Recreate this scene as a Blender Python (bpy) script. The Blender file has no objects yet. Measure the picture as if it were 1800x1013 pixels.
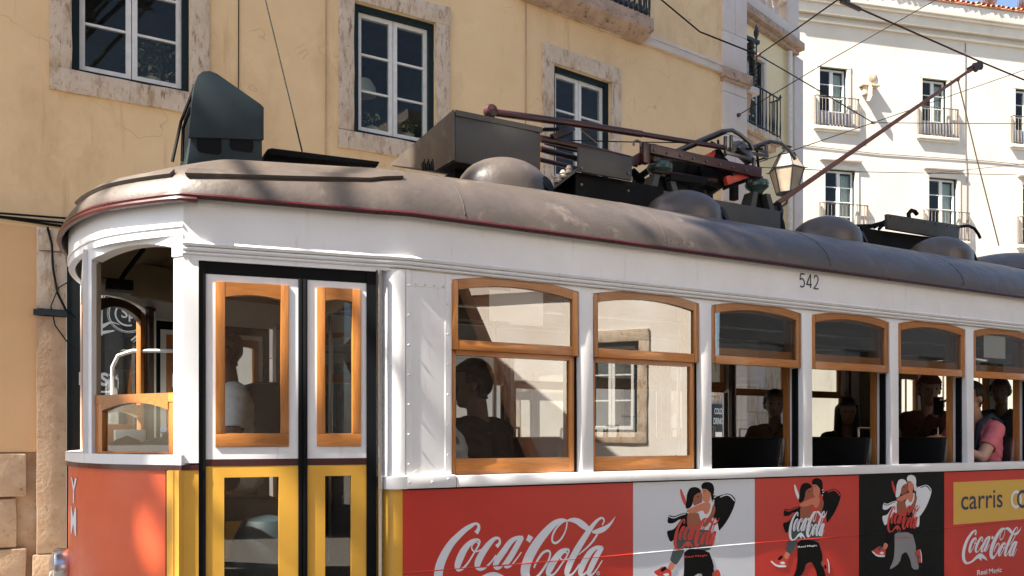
import bpy, bmesh, math, random
import numpy as np
from mathutils import Vector, Matrix
random.seed(7)
R = math.radians
scene = bpy.context.scene
COL = scene.collection

# ------------------------------------------------------------------ camera
FPX = 1450.0; HOR = 766.0; PHI = math.atan(2700 / FPX)
CF, SF = math.cos(PHI), math.sin(PHI)
CAM = (0.0, -3.51, 1.69)
cam_d = bpy.data.cameras.new('camera'); cam = bpy.data.objects.new('camera', cam_d); COL.objects.link(cam)
cam.location = CAM
cam.rotation_euler = (R(90), 0, PHI - R(90))
cam_d.sensor_width = 36.0; cam_d.lens = 36.0 * FPX / 1800.0
cam_d.shift_y = (HOR - 506.5) / 1800.0
cam_d.clip_start = 0.05; cam_d.clip_end = 500
scene.camera = cam

# ------------------------------------------------------------------ light
SUN_EL = 50.0; SUN_AZ = 183.0          # compass of the sun, degrees counter-clockwise from +X
sdir = Vector((math.cos(R(SUN_EL)) * math.cos(R(SUN_AZ)), math.cos(R(SUN_EL)) * math.sin(R(SUN_AZ)), math.sin(R(SUN_EL))))
world = bpy.data.worlds.new('World'); scene.world = world; world.use_nodes = True
wn = world.node_tree; wn.nodes.clear()
sky = wn.nodes.new('ShaderNodeTexSky'); sky.sky_type = 'NISHITA'; sky.sun_disc = False
sky.sun_elevation = R(SUN_EL); sky.sun_rotation = R(90 - SUN_AZ)
sky.air_density = 1.0; sky.dust_density = 1.5; sky.ozone_density = 1.0
bg = wn.nodes.new('ShaderNodeBackground'); bg.inputs[1].default_value = 0.052
wo = wn.nodes.new('ShaderNodeOutputWorld')
wn.links.new(sky.outputs[0], bg.inputs[0]); wn.links.new(bg.outputs[0], wo.inputs[0])
sun_d = bpy.data.lights.new('sun', 'SUN'); sun_d.energy = 5.0; sun_d.angle = R(0.6); sun_d.color = (1.0, 0.92, 0.80)
sun = bpy.data.objects.new('sun', sun_d); COL.objects.link(sun)
sun.rotation_euler = (-sdir).to_track_quat('-Z', 'Y').to_euler()
scene.view_settings.view_transform = 'Standard'; scene.view_settings.look = 'None'
scene.view_settings.exposure = 2.4; scene.view_settings.gamma = 1.0
scene.render.engine = 'CYCLES'
scene.cycles.use_denoising = True
scene.cycles.max_bounces = 10; scene.cycles.transparent_max_bounces = 24
scene.cycles.sample_clamp_indirect = 8.0; scene.cycles.caustics_reflective = False; scene.cycles.caustics_refractive = False

# ------------------------------------------------------------------ helpers
def ray(px, py):
    u = (px - 900) / FPX
    return (CF + u * SF, SF - u * CF, (HOR - py) / FPX)
def at(px, py, Y):
    d = ray(px, py); t = (Y - CAM[1]) / d[1]
    return Vector((CAM[0] + t * d[0], Y, CAM[2] + t * d[2]))
def atz(px, py, Z):
    d = ray(px, py); return Vector((CAM[0] + Z * d[0], CAM[1] + Z * d[1], CAM[2] + Z * d[2]))

class Fr:                       # a vertical plane: u along it, d out of it, z up
    def __init__(s, o, az, flip=False):
        s.o = o; s.az = az; s.c, s.s = math.cos(az), math.sin(az)
        s.n = (s.s, -s.c) if not flip else (-s.s, s.c)
    def P(s, u, d, z):
        return (s.o[0] + u * s.c + d * s.n[0], s.o[1] + u * s.s + d * s.n[1], z)

class MB:
    def __init__(s, T=None): s.v = []; s.f = []; s.m = []; s.T = T; s.cur = 0
    def add(s, vs, fs):
        b = len(s.v); s.v += [tuple(p) for p in vs]; s.f += [tuple(i + b for i in f) for f in fs]; s.m += [s.cur] * len(fs)
        return s
    def hexa(s, p):             # 8 points: 4 low, 4 high
        return s.add(p, [(0, 3, 2, 1), (4, 5, 6, 7), (0, 1, 5, 4), (1, 2, 6, 5), (2, 3, 7, 6), (3, 0, 4, 7)])
    def box(s, x0, x1, y0, y1, z0, z1):
        return s.hexa([(x0, y0, z0), (x1, y0, z0), (x1, y1, z0), (x0, y1, z0), (x0, y0, z1), (x1, y0, z1), (x1, y1, z1), (x0, y1, z1)])
    def fbox(s, fr, u0, u1, d0, d1, z0, z1):
        P = fr.P
        return s.hexa([P(u0, d0, z0), P(u1, d0, z0), P(u1, d1, z0), P(u0, d1, z0), P(u0, d0, z1), P(u1, d0, z1), P(u1, d1, z1), P(u0, d1, z1)])
    def fquad(s, fr, u0, u1, d, z0, z1):
        P = fr.P
        return s.add([P(u0, d, z0), P(u1, d, z0), P(u1, d, z1), P(u0, d, z1)], [(0, 1, 2, 3)])
    def fprism(s, fr, pts, d0, d1):   # polygon (u,z) extruded along d
        n = len(pts); v = [fr.P(u, d0, z) for u, z in pts] + [fr.P(u, d1, z) for u, z in pts]
        return s.add(v, [tuple(range(n))[::-1], tuple(range(n, 2 * n))] + [(i, (i + 1) % n, n + (i + 1) % n, n + i) for i in range(n)])
    def fstrip(s, fr, lo, hi, d0, d1):  # band between two equal-length (u,z) polylines, with thickness
        n = len(lo)
        for i in range(n - 1):
            a, b, c, d = lo[i], lo[i + 1], hi[i + 1], hi[i]
            s.fprism(fr, [a, b, c, d], d0, d1)
        return s
    def prism(s, pts, z0, z1):
        n = len(pts); v = [(x, y, z0) for x, y in pts] + [(x, y, z1) for x, y in pts]
        return s.add(v, [tuple(range(n))[::-1], tuple(range(n, 2 * n))] + [(i, (i + 1) % n, n + (i + 1) % n, n + i) for i in range(n)])
    def tube(s, pts, r, n=8, caps=True):
        pts = [Vector(p) for p in pts]; rs = r if isinstance(r, (list, tuple)) else [r] * len(pts)
        v = []; f = []; up = None
        for i, p in enumerate(pts):
            t = (pts[min(i + 1, len(pts) - 1)] - pts[max(i - 1, 0)]).normalized()
            if up is None:
                up = Vector((0, 0, 1)) if abs(t.z) < 0.9 else Vector((1, 0, 0))
            a = t.cross(up)
            if a.length < 1e-6: a = t.orthogonal()
            a.normalize(); b = a.cross(t).normalized(); up = b
            for k in range(n):
                w = 2 * math.pi * k / n
                v.append(p + (a * math.cos(w) + b * math.sin(w)) * rs[i])
        for i in range(len(pts) - 1):
            for k in range(n):
                f.append((i * n + k, i * n + (k + 1) % n, (i + 1) * n + (k + 1) % n, (i + 1) * n + k))
        if caps: f.append(tuple(range(n))[::-1]); f.append(tuple(range((len(pts) - 1) * n, len(pts) * n)))
        return s.add(v, f)
    def beam(s, a, b, w, h):   # rectangular bar from a to b
        a, b = Vector(a), Vector(b); t = (b - a).normalized()
        sd = t.cross(Vector((0, 0, 1)))
        if sd.length < 1e-4: sd = Vector((1, 0, 0))
        sd.normalize(); up = sd.cross(t).normalized(); sd *= w / 2; up *= h / 2
        return s.hexa([a - sd - up, a + sd - up, b + sd - up, b - sd - up, a - sd + up, a + sd + up, b + sd + up, b - sd + up])
    def lathe(s, c, prof, n=16, axis=(0, 0, 1)):
        c = Vector(c); ax = Vector(axis).normalized(); a = ax.orthogonal().normalized(); b = ax.cross(a)
        v = []; f = []
        for r, h in prof:
            for k in range(n):
                w = 2 * math.pi * k / n
                v.append(c + ax * h + (a * math.cos(w) + b * math.sin(w)) * r)
        for i in range(len(prof) - 1):
            for k in range(n):
                f.append((i * n + k, i * n + (k + 1) % n, (i + 1) * n + (k + 1) % n, (i + 1) * n + k))
        f.append(tuple(range(n))[::-1]); f.append(tuple(range((len(prof) - 1) * n, len(prof) * n)))
        return s.add(v, f)
    def grid(s, rows):          # rows of equal-length point lists
        n = len(rows[0]); v = [p for r in rows for p in r]
        return s.add(v, [(i * n + j, i * n + j + 1, (i + 1) * n + j + 1, (i + 1) * n + j) for i in range(len(rows) - 1) for j in range(n - 1)])
    def build(s, name, mat, parent=None, smooth=False, fix=True, bevel=0, sharp=35):
        me = bpy.data.meshes.new(name)
        v = [s.T(p) for p in s.v] if s.T else s.v
        me.from_pydata([tuple(p) for p in v], [], s.f)
        for m in (mat if isinstance(mat, (list, tuple)) else [mat]): me.materials.append(m)
        if max(s.m, default=0) > 0: me.polygons.foreach_set('material_index', s.m)
        if fix or bevel:
            bm = bmesh.new(); bm.from_mesh(me)
            if bevel:
                bmesh.ops.remove_doubles(bm, verts=bm.verts, dist=1e-5)
                es = [e for e in bm.edges if len(e.link_faces) == 2 and e.calc_face_angle(0) > R(30)]
                bmesh.ops.bevel(bm, geom=es, offset=bevel, segments=2, affect='EDGES', profile=0.6, clamp_overlap=True)
            bmesh.ops.recalc_face_normals(bm, faces=bm.faces); bm.to_mesh(me); bm.free()
        if smooth or bevel:
            me.polygons.foreach_set('use_smooth', [True] * len(me.polygons))
            me.set_sharp_from_angle(angle=R(sharp))
        return link(name, me, parent)

def link(name, me, parent=None):
    o = bpy.data.objects.new(name, me); COL.objects.link(o)
    if parent is not None:
        o.parent = parent
        o.matrix_parent_inverse = Matrix.Translation(-root_loc(parent))
    return o
def root_loc(p):             # parts carry world coordinates; only a top-level parent has an offset
    return Vector(p.location) if p.parent is None else Vector((0, 0, 0))
def thing(name, label, cat, loc=(0, 0, 0), group=None):
    o = bpy.data.objects.new(name, None); COL.objects.link(o); o.location = loc; o.empty_display_size = 0.2
    return tag(o, label, cat, group)
def tag(o, label=None, cat=None, group=None, kind=None):
    if label: o['label'] = label
    if cat: o['category'] = cat
    if group: o['group'] = group
    if kind: o['kind'] = kind
    return o

# ------------------------------------------------------------------ materials
def mat(name, base, rough=0.6, var=None, stains=None, bump=0.0, bscale=60, metal=0.0, spec=0.5, stretch=None, coat=0.0, fine=None, rnd=0.0, cracks=None):
    """var=(colour, scale, amount) soft variation; stains=[(colour, scale, lo, hi, stretch)] patches with their own outline"""
    m = bpy.data.materials.new(name); m.use_nodes = True; nt = m.node_tree; n = nt.nodes; L = nt.links
    b = n['Principled BSDF']; b.inputs['Roughness'].default_value = rough; b.inputs['Metallic'].default_value = metal
    b.inputs['Specular IOR Level'].default_value = spec; b.inputs['Coat Weight'].default_value = coat
    tc = n.new('ShaderNodeTexCoord')
    def noise(scale, detail=5, st=None, ro=0.6):
        src = tc.outputs['Object']
        if st:
            mp = n.new('ShaderNodeMapping'); mp.inputs['Scale'].default_value = st; L.new(src, mp.inputs[0]); src = mp.outputs[0]
        mr = n.new('ShaderNodeMapping'); mr.inputs['Rotation'].default_value = (0.6, 0.75, 0.4); L.new(src, mr.inputs[0]); src = mr.outputs[0]
        t = n.new('ShaderNodeTexNoise'); t.inputs['Scale'].default_value = scale; t.inputs['Detail'].default_value = detail; t.inputs['Roughness'].default_value = ro
        L.new(src, t.inputs['Vector']); return t.outputs[0]
    rgb = n.new('ShaderNodeRGB'); rgb.outputs[0].default_value = (*base, 1); cur = rgb.outputs[0]
    def mixin(cur, col, fac):
        mx = n.new('ShaderNodeMix'); mx.data_type = 'RGBA'; L.new(fac, mx.inputs[0]); L.new(cur, mx.inputs[6]); mx.inputs[7].default_value = (*col, 1); return mx.outputs[2]
    def ramp(f, lo, hi, mx=1.0):
        r = n.new('ShaderNodeMapRange'); r.inputs[1].default_value = lo; r.inputs[2].default_value = hi; r.inputs[4].default_value = mx; L.new(f, r.inputs[0]); return r.outputs[0]
    if var: cur = mixin(cur, var[0], ramp(noise(var[1], 6, stretch), 0.35, 0.68, var[2]))
    for st in (stains or []): cur = mixin(cur, st[0], ramp(noise(st[1], 8, st[4] if len(st) > 4 else None, 0.65), st[2], st[3], st[5] if len(st) > 5 else 0.85))
    if cracks:                      # (colour, scale, width): hairline cracks that come and go
        sb = n.new('ShaderNodeMath'); sb.operation = 'SUBTRACT'; sb.inputs[1].default_value = 0.5; L.new(noise(cracks[1], 4, None, 0.55), sb.inputs[0])
        ab_ = n.new('ShaderNodeMath'); ab_.operation = 'ABSOLUTE'; L.new(sb.outputs[0], ab_.inputs[0])
        mu = n.new('ShaderNodeMath'); mu.operation = 'MULTIPLY'; L.new(ramp(ab_.outputs[0], cracks[2], 0.0, 0.7), mu.inputs[0]); L.new(ramp(noise(cracks[1] * 1.7, 3), 0.50, 0.60), mu.inputs[1])
        cur = mixin(cur, cracks[0], mu.outputs[0])
    if fine: cur = mixin(cur, fine[0], ramp(noise(fine[1], 3), 0.4, 0.7, fine[2]))
    if rnd:
        oi = n.new('ShaderNodeObjectInfo'); mv = n.new('ShaderNodeMapRange'); mv.inputs[3].default_value = 1 - rnd; mv.inputs[4].default_value = 1 + rnd; L.new(oi.outputs['Random'], mv.inputs[0])
        hv = n.new('ShaderNodeHueSaturation'); L.new(mv.outputs[0], hv.inputs['Value']); L.new(cur, hv.inputs['Color']); cur = hv.outputs[0]
    L.new(cur, b.inputs['Base Color'])
    if bump:
        bp = n.new('ShaderNodeBump'); bp.inputs['Strength'].default_value = bump; bp.inputs['Distance'].default_value = 0.02
        L.new(noise(bscale, 6), bp.inputs['Height']); L.new(bp.outputs[0], b.inputs['Normal'])
    if rough > 0.2 and metal == 0:
        rr = ramp(noise(9, 4), 0.3, 0.75); ma = n.new('ShaderNodeMath'); ma.operation = 'MULTIPLY_ADD'
        L.new(rr, ma.inputs[0]); ma.inputs[1].default_value = 0.16; ma.inputs[2].default_value = rough - 0.06; L.new(ma.outputs[0], b.inputs['Roughness'])
    return m
def glass_mat(name, tint=(0.86, 0.9, 0.88), ior=1.55, gain=1.5, dust=0.04, rough=0.005):
    m = bpy.data.materials.new(name); m.use_nodes = True; nt = m.node_tree; n = nt.nodes; L = nt.links; n.clear()
    tr = n.new('ShaderNodeBsdfTransparent'); tr.inputs[0].default_value = (*tint, 1)
    gl = n.new('ShaderNodeBsdfGlossy'); gl.inputs['Roughness'].default_value = rough; gl.inputs[0].default_value = (1, 1, 1, 1)
    df = n.new('ShaderNodeBsdfDiffuse'); df.inputs[0].default_value = (0.7, 0.68, 0.63, 1)
    fr = n.new('ShaderNodeFresnel'); ge = n.new('ShaderNodeNewGeometry'); mi = n.new('ShaderNodeMix'); mi.inputs[2].default_value = ior; mi.inputs[3].default_value = 1 / ior
    L.new(ge.outputs['Backfacing'], mi.inputs[0]); L.new(mi.outputs[0], fr.inputs[0])     # the same reflection from both sides of a thin pane
    ma = n.new('ShaderNodeMath'); ma.operation = 'MULTIPLY'; ma.use_clamp = True; ma.inputs[1].default_value = gain; L.new(fr.outputs[0], ma.inputs[0])
    tc = n.new('ShaderNodeTexCoord'); no = n.new('ShaderNodeTexNoise'); no.inputs['Scale'].default_value = 1.6; no.inputs['Detail'].default_value = 1.5; L.new(tc.outputs['Object'], no.inputs['Vector'])
    bp = n.new('ShaderNodeBump'); bp.inputs['Strength'].default_value = 0.022; bp.inputs['Distance'].default_value = 0.02; L.new(no.outputs[0], bp.inputs['Height']); L.new(bp.outputs[0], gl.inputs['Normal'])
    du = n.new('ShaderNodeMapRange'); du.inputs[1].default_value = 0.3; du.inputs[2].default_value = 0.8; du.inputs[3].default_value = dust * 0.4; du.inputs[4].default_value = dust * 1.8; L.new(no.outputs[0], du.inputs[0])
    m1 = n.new('ShaderNodeMixShader'); L.new(du.outputs[0], m1.inputs[0]); L.new(tr.outputs[0], m1.inputs[1]); L.new(df.outputs[0], m1.inputs[2])
    m2 = n.new('ShaderNodeMixShader'); L.new(ma.outputs[0], m2.inputs[0]); L.new(m1.outputs[0], m2.inputs[1]); L.new(gl.outputs[0], m2.inputs[2])
    o = n.new('ShaderNodeOutputMaterial'); L.new(m2.outputs[0], o.inputs[0]); return m

M = {}
M['white'] = mat('white_tram_paint', (0.72, 0.725, 0.735), 0.38, ((0.61, 0.61, 0.61), 3.5, 0.6), [((0.42, 0.32, 0.23), 5, 0.60, 0.80, (6, 6, 0.6), 0.5), ((0.45, 0.40, 0.34), 2.2, 0.60, 0.8, None, 0.35), ((0.20, 0.14, 0.10), 34, 0.70, 0.74, None, 0.6)], bump=0.03, bscale=12)
M['yellow'] = mat('yellow_tram_paint', (0.66, 0.36, 0.045), 0.4, ((0.58, 0.3, 0.04), 4, 0.6), bump=0.02, bscale=25)
M['roof'] = mat('roof_paint', (0.074, 0.058, 0.048), 0.40, ((0.044, 0.036, 0.031), 3, 0.9), [((0.18, 0.145, 0.12), 7, 0.58, 0.75, None, 0.6), ((0.055, 0.045, 0.04), 4, 0.60, 0.75, (0.6, 2, 2), 0.6)], bump=0.12, bscale=30, spec=0.6)
M['roof_dark'] = mat('roof_seam', (0.03, 0.026, 0.024), 0.7)
M['grime'] = mat('grime', (0.30, 0.21, 0.14), 0.8, ((0.60, 0.58, 0.55), 6, 0.9))
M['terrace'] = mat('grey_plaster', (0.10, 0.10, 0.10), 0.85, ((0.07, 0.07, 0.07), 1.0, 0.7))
M['maroon'] = mat('maroon_paint', (0.055, 0.007, 0.009), 0.3, ((0.035, 0.006, 0.007), 5, 0.7))
M['maroon_dark'] = mat('maroon_equipment_paint', (0.05, 0.008, 0.010), 0.36, ((0.018, 0.008, 0.008), 9, 0.8))
M['red_eq'] = mat('red_equipment_paint', (0.55, 0.05, 0.025), 0.4, ((0.4, 0.04, 0.02), 8, 0.5))
M['rust'] = mat('rusty_pole', (0.17, 0.06, 0.035), 0.6, ((0.09, 0.04, 0.03), 20, 0.8))
M['wood'] = mat('varnished_wood', (0.44, 0.17, 0.036), 0.36, ((0.29, 0.10, 0.022), 9, 0.8), [((0.22, 0.07, 0.015), 30, 0.6, 0.72, (1, 1, 9), 0.6)], stretch=(1, 6, 12), coat=0.2, rnd=0.28)
M['wood_side'] = mat('varnished_wood_upright', (0.44, 0.17, 0.036), 0.36, ((0.29, 0.10, 0.022), 9, 0.8), [((0.22, 0.07, 0.015), 30, 0.6, 0.72, (9, 9, 1), 0.6)], stretch=(12, 12, 1), coat=0.2, rnd=0.28)
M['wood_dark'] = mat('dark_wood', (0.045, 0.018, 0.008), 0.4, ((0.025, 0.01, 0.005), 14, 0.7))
M['black'] = mat('black_rubber', (0.0035, 0.004, 0.005), 0.6, spec=0.12)
M['seat'] = mat('black_seat', (0.006, 0.0065, 0.0075), 0.5, spec=0.3)
M['chrome'] = mat('steel', (0.6, 0.6, 0.6), 0.25, metal=1.0)
M['gun'] = mat('dark_steel', (0.12, 0.12, 0.12), 0.35, metal=0.9)
M['eqgrey'] = mat('grey_equipment_paint', (0.045, 0.044, 0.042), 0.5, ((0.028, 0.027, 0.026), 5, 0.8), bump=0.03)
M['teal'] = mat('dark_teal_paint', (0.019, 0.031, 0.037), 0.5, ((0.012, 0.021, 0.026), 6, 0.7), spec=0.2)
M['redad'] = mat('red_vinyl', (0.53, 0.028, 0.017), 0.36, ((0.45, 0.022, 0.014), 2.5, 0.7), bump=0.025, bscale=6)
M['redad_sunlit'] = mat('sunlit_red_vinyl', (0.62, 0.098, 0.028), 0.42, ((0.54, 0.07, 0.026), 2.5, 0.6), bump=0.02, bscale=6)  # the red wrap with its overexposure in the sun painted into the colour
M['whitead'] = mat('white_vinyl', (0.62, 0.655, 0.71), 0.34, ((0.55, 0.58, 0.62), 2.5, 0.5), bump=0.025, bscale=6)
M['blackad'] = mat('black_vinyl', (0.0055, 0.006, 0.006), 0.5, spec=0.12, bump=0.025, bscale=6)
M['yellowad'] = mat('yellow_vinyl', (0.62, 0.38, 0.06), 0.34, bump=0.025, bscale=6)
M['ink_white'] = mat('white_print', (0.68, 0.715, 0.77), 0.36)
M['ink_red'] = mat('red_print', (0.52, 0.03, 0.02), 0.36)
M['ink_black'] = mat('black_print', (0.004, 0.0045, 0.005), 0.5, spec=0.1)
M['ink_teal'] = mat('slate_print', (0.03, 0.05, 0.06), 0.36)
M['ink_grey'] = mat('grey_print', (0.22, 0.22, 0.24), 0.36)
M['ink_navy'] = mat('navy_print', (0.015, 0.022, 0.06), 0.36)
M['ink_brown'] = mat('brown_print', (0.28, 0.07, 0.03), 0.36)
M['ink_tan'] = mat('tan_print', (0.55, 0.18, 0.10), 0.36)
M['ink_orange'] = mat('orange_print', (0.62, 0.17, 0.05), 0.36)
M['glass'] = glass_mat('tram_glass', tint=(0.74, 0.77, 0.75), gain=3.9, dust=0.010)
M['cabglass'] = glass_mat('cab_glass', gain=1.3, dust=0.015)
M['bglass'] = glass_mat('window_glass', tint=(0.62, 0.70, 0.66), gain=0.5, dust=0.012)
M['headlight'] = glass_mat('lamp_glass', tint=(0.9, 0.9, 0.9), gain=2.0, dust=0.1)
M['paper'] = mat('paper', (0.75, 0.75, 0.73), 0.8)
M['cream_int'] = mat('cream_interior', (0.24, 0.19, 0.12), 0.55, ((0.16, 0.13, 0.08), 5, 0.6))
M['floor_int'] = mat('tram_floor', (0.035, 0.027, 0.022), 0.7)
M['stucco'] = mat('yellow_stucco', (0.75, 0.545, 0.31), 0.85, ((0.65, 0.455, 0.245), 0.9, 0.9), [((0.40, 0.24, 0.115), 1.1, 0.54, 0.80, (1, 1, 0.5), 0.75), ((0.34, 0.20, 0.10), 6, 0.60, 0.78, (1, 1, 0.10), 0.55), ((0.25, 0.15, 0.08), 18, 0.68, 0.74, None, 0.5), ((0.82, 0.63, 0.39), 3, 0.58, 0.75, None, 0.5)], bump=0.12, bscale=55, cracks=((0.42, 0.28, 0.15), 0.6, 0.003), fine=((0.64, 0.44, 0.23), 180, 0.4))
M['peach'] = mat('peach_plaster', (0.64, 0.40, 0.205), 0.85, ((0.57, 0.345, 0.17), 1.3, 0.7), [((0.45, 0.27, 0.15), 2.2, 0.6, 0.8, (1, 1, 0.4), 0.5)], bump=0.1, bscale=40)
M['stone'] = mat('limestone', (0.58, 0.48, 0.375), 0.8, ((0.46, 0.355, 0.25), 4, 0.8), [((0.34, 0.225, 0.125), 6, 0.50, 0.66, (1.4, 1.4, 0.5), 0.85), ((0.19, 0.105, 0.06), 13, 0.55, 0.68, (1.6, 1.6, 0.45), 0.9), ((0.08, 0.055, 0.045), 26, 0.61, 0.72, None, 0.85)], bump=0.35, bscale=38)
M['stone_rough'] = mat('rough_stone', (0.46, 0.32, 0.21), 0.9, ((0.34, 0.21, 0.12), 4, 0.9), [((0.12, 0.08, 0.06), 16, 0.6, 0.72, None, 0.7), ((0.48, 0.37, 0.28), 9, 0.6, 0.7, None, 0.6)], bump=0.4, bscale=24)
M['stone_clean'] = mat('pale_stone', (0.56, 0.50, 0.46), 0.8, ((0.48, 0.42, 0.37), 3, 0.7), [((0.33, 0.24, 0.18), 8, 0.64, 0.76, (1.5, 1.5, 0.4), 0.6)], bump=0.15, bscale=40)
M['balcony_stone'] = mat('weathered_balcony_stone', (0.42, 0.30, 0.22), 0.9, ((0.26, 0.18, 0.13), 5, 0.8), [((0.05, 0.04, 0.035), 9, 0.55, 0.68, (1, 1, 1.5), 0.8)], bump=0.6, bscale=26)
M['green'] = mat('dark_green_paint', (0.004, 0.013, 0.016), 0.45, ((0.007, 0.018, 0.02), 8, 0.5), spec=0.2)
M['frame'] = mat('white_window_paint', (0.66, 0.66, 0.63), 0.5, ((0.52, 0.50, 0.46), 12, 0.6))
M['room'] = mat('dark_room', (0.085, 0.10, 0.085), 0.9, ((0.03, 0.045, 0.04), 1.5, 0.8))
M['white_wall'] = mat('white_stucco', (0.56, 0.52, 0.45), 0.85, ((0.49, 0.45, 0.385), 0.8, 0.8), [((0.32, 0.27, 0.22), 1.2, 0.60, 0.8, (1, 1, 0.3), 0.55)], bump=0.08, bscale=40)
M['pale_yellow'] = mat('pale_yellow_stucco', (0.72, 0.60, 0.37), 0.85, ((0.66, 0.54, 0.32), 1.0, 0.6), bump=0.08, bscale=40)
M['cream_wall'] = mat('cream_stucco', (0.82, 0.79, 0.74), 0.85, ((0.66, 0.57, 0.46), 0.9, 0.7), [((0.5, 0.4, 0.3), 1.5, 0.64, 0.8, None, 0.5)], bump=0.08)
M['tile'] = mat('clay_tile', (0.40, 0.15, 0.07), 0.8, ((0.52, 0.28, 0.16), 4, 0.8), bump=0.2, bscale=30)
M['iron'] = mat('wrought_iron', (0.014, 0.018, 0.02), 0.5)
M['iron_rust'] = mat('weathered_iron', (0.13, 0.10, 0.08), 0.7, ((0.05, 0.045, 0.04), 9, 0.7))
M['wire'] = mat('wire_metal', (0.03, 0.022, 0.015), 0.7, spec=0.1)
M['wire_black'] = mat('wire_black', (0.006, 0.006, 0.006), 0.7, spec=0.1)
M['wire_rust'] = mat('rusty_wire', (0.08, 0.035, 0.024), 0.7, spec=0.1)
M['rope'] = mat('tan_rope', (0.34, 0.25, 0.14), 0.8)
M['porcelain'] = mat('porcelain', (0.62, 0.53, 0.44), 0.25)
M['green_ins'] = mat('green_insulator', (0.04, 0.07, 0.065), 0.25)
M['lampglass'] = mat('frosted_lamp_glass', (0.21, 0.17, 0.125), 0.35, ((0.5, 0.4, 0.3), 3, 0.6))
M['asphalt'] = mat('asphalt', (0.055, 0.055, 0.055), 0.85, ((0.04, 0.04, 0.04), 3, 0.8), bump=0.3, bscale=90)
M['cobble'] = mat('pavement_stone', (0.32, 0.30, 0.27), 0.8, ((0.24, 0.22, 0.2), 14, 0.8), bump=0.3, bscale=40)
M['bark'] = mat('bark', (0.10, 0.075, 0.055), 0.9, bump=0.8, bscale=25)
M['leaf'] = mat('leaf', (0.06, 0.10, 0.028), 0.6, ((0.09, 0.12, 0.035), 1.5, 0.8))
M['dryweed'] = mat('dry_weed', (0.30, 0.17, 0.13), 0.9)
M['shop'] = mat('dark_shop_glass', (0.008, 0.014, 0.017), 0.2, ((0.014, 0.022, 0.026), 2, 0.8), spec=0.25)
M['screw'] = mat('painted_screw', (0.55, 0.55, 0.55), 0.5)
M['sign_black'] = mat('sign_board', (0.012, 0.018, 0.016), 0.5)
M['pot'] = mat('pale_pot', (0.55, 0.48, 0.38), 0.7)
M['flower'] = mat('flower', (0.62, 0.50, 0.25), 0.7)
def cloth(n, c, c2=None): return mat(n, c, 0.9, (c2 or tuple(x * 0.7 for x in c), 6, 0.7), bump=0.2, bscale=60)
def skin(n, c): return mat(n, c, 0.55, (tuple(x * 0.85 for x in c), 9, 0.5))
M['hair'] = mat('dark_hair', (0.018, 0.013, 0.011), 0.5, ((0.035, 0.025, 0.02), 30, 0.6), bump=0.5, bscale=70)

# ------------------------------------------------------------------ ground
def sheet(name, x0, x1, y0, y1, z, m, parent=None):
    o = MB().add([(x0, y0, z), (x1, y0, z), (x1, y1, z), (x0, y1, z)], [(0, 1, 2, 3)]).build(name, m, parent, fix=False)
    return o
tag(sheet('ground', -150, 150, -150, 150, -0.02, M['cobble']), kind='structure')
tag(sheet('road', -60, 60, -6.2, 4.6, 0.0, M['asphalt']), kind='structure')
pv = MB(); pv.box(-60, 60, 4.6, 9.5, -0.02, 0.13); pv.box(-60, 60, -9.5, -6.2, -0.02, 0.13)
tag(pv.build('pavement', M['cobble']), kind='structure')
rl = MB()
for y in (0.75, 0.82, 1.58, 1.65): rl.box(-60, 60, y, y + 0.03, 0.0, 0.006)
tag(rl.build('tram_rails', M['gun']), kind='structure')

# ------------------------------------------------------------------ facades
def wall_cells(mb, fr, u0, u1, z0, z1, holes, depth=0.3, d=0.0):
    us = sorted({u0, u1, *[h[0] for h in holes], *[h[1] for h in holes]}); zs = sorted({z0, z1, *[h[2] for h in holes], *[h[3] for h in holes]})
    us = [u for u in us if u0 <= u <= u1]; zs = [z for z in zs if z0 <= z <= z1]
    for i in range(len(us) - 1):
        for j in range(len(zs) - 1):
            cu, cz = (us[i] + us[i + 1]) / 2, (zs[j] + zs[j + 1]) / 2
            if any(h[0] < cu < h[1] and h[2] < cz < h[3] for h in holes): continue
            mb.fquad(fr, us[i], us[i + 1], d, zs[j], zs[j + 1])
    P = fr.P
    for a, b, c, e in holes:
        c, e = max(c, z0), min(e, z1)
        if e <= c: continue
        mb.add([P(a, d, c), P(a, d - depth, c), P(a, d - depth, e), P(a, d, e)], [(0, 1, 2, 3)])
        mb.add([P(b, d, c), P(b, d - depth, c), P(b, d - depth, e), P(b, d, e)], [(0, 1, 2, 3)])
        mb.add([P(a, d, c), P(b, d, c), P(b, d - depth, c), P(a, d - depth, c)], [(0, 1, 2, 3)])
        mb.add([P(a, d, e), P(b, d, e), P(b, d - depth, e), P(a, d - depth, e)], [(0, 1, 2, 3)])
    return mb
def rough_block(fr, u0, u1, d0, d1, z0, z1, seed, j=0.006):
    r = random.Random(seed); mb = MB()
    def q(u, d, z): return fr.P(u + r.uniform(-j, j), d + r.uniform(-j, j), z + r.uniform(-j, j))
    n = max(2, int(max(u1 - u0, z1 - z0) / 0.22)); horizontal = (u1 - u0) > (z1 - z0)
    rings = []
    for i in range(n + 1):
        t = i / n
        if horizontal: u = u0 + (u1 - u0) * t; rings.append([q(u, d0, z0), q(u, d1, z0), q(u, d1, z1), q(u, d0, z1)])
        else: z = z0 + (z1 - z0) * t; rings.append([q(u0, d0, z), q(u0, d1, z), q(u1, d1, z), q(u1, d0, z)])
    v = [p for g in rings for p in g]; f = [(3, 2, 1, 0), (4 * n, 4 * n + 1, 4 * n + 2, 4 * n + 3)]
    for i in range(n):
        for k in range(4): f.append((4 * i + k, 4 * i + (k + 1) % 4, 4 * i + 4 + (k + 1) % 4, 4 * i + 4 + k))
    return mb.add(v, f)
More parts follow.
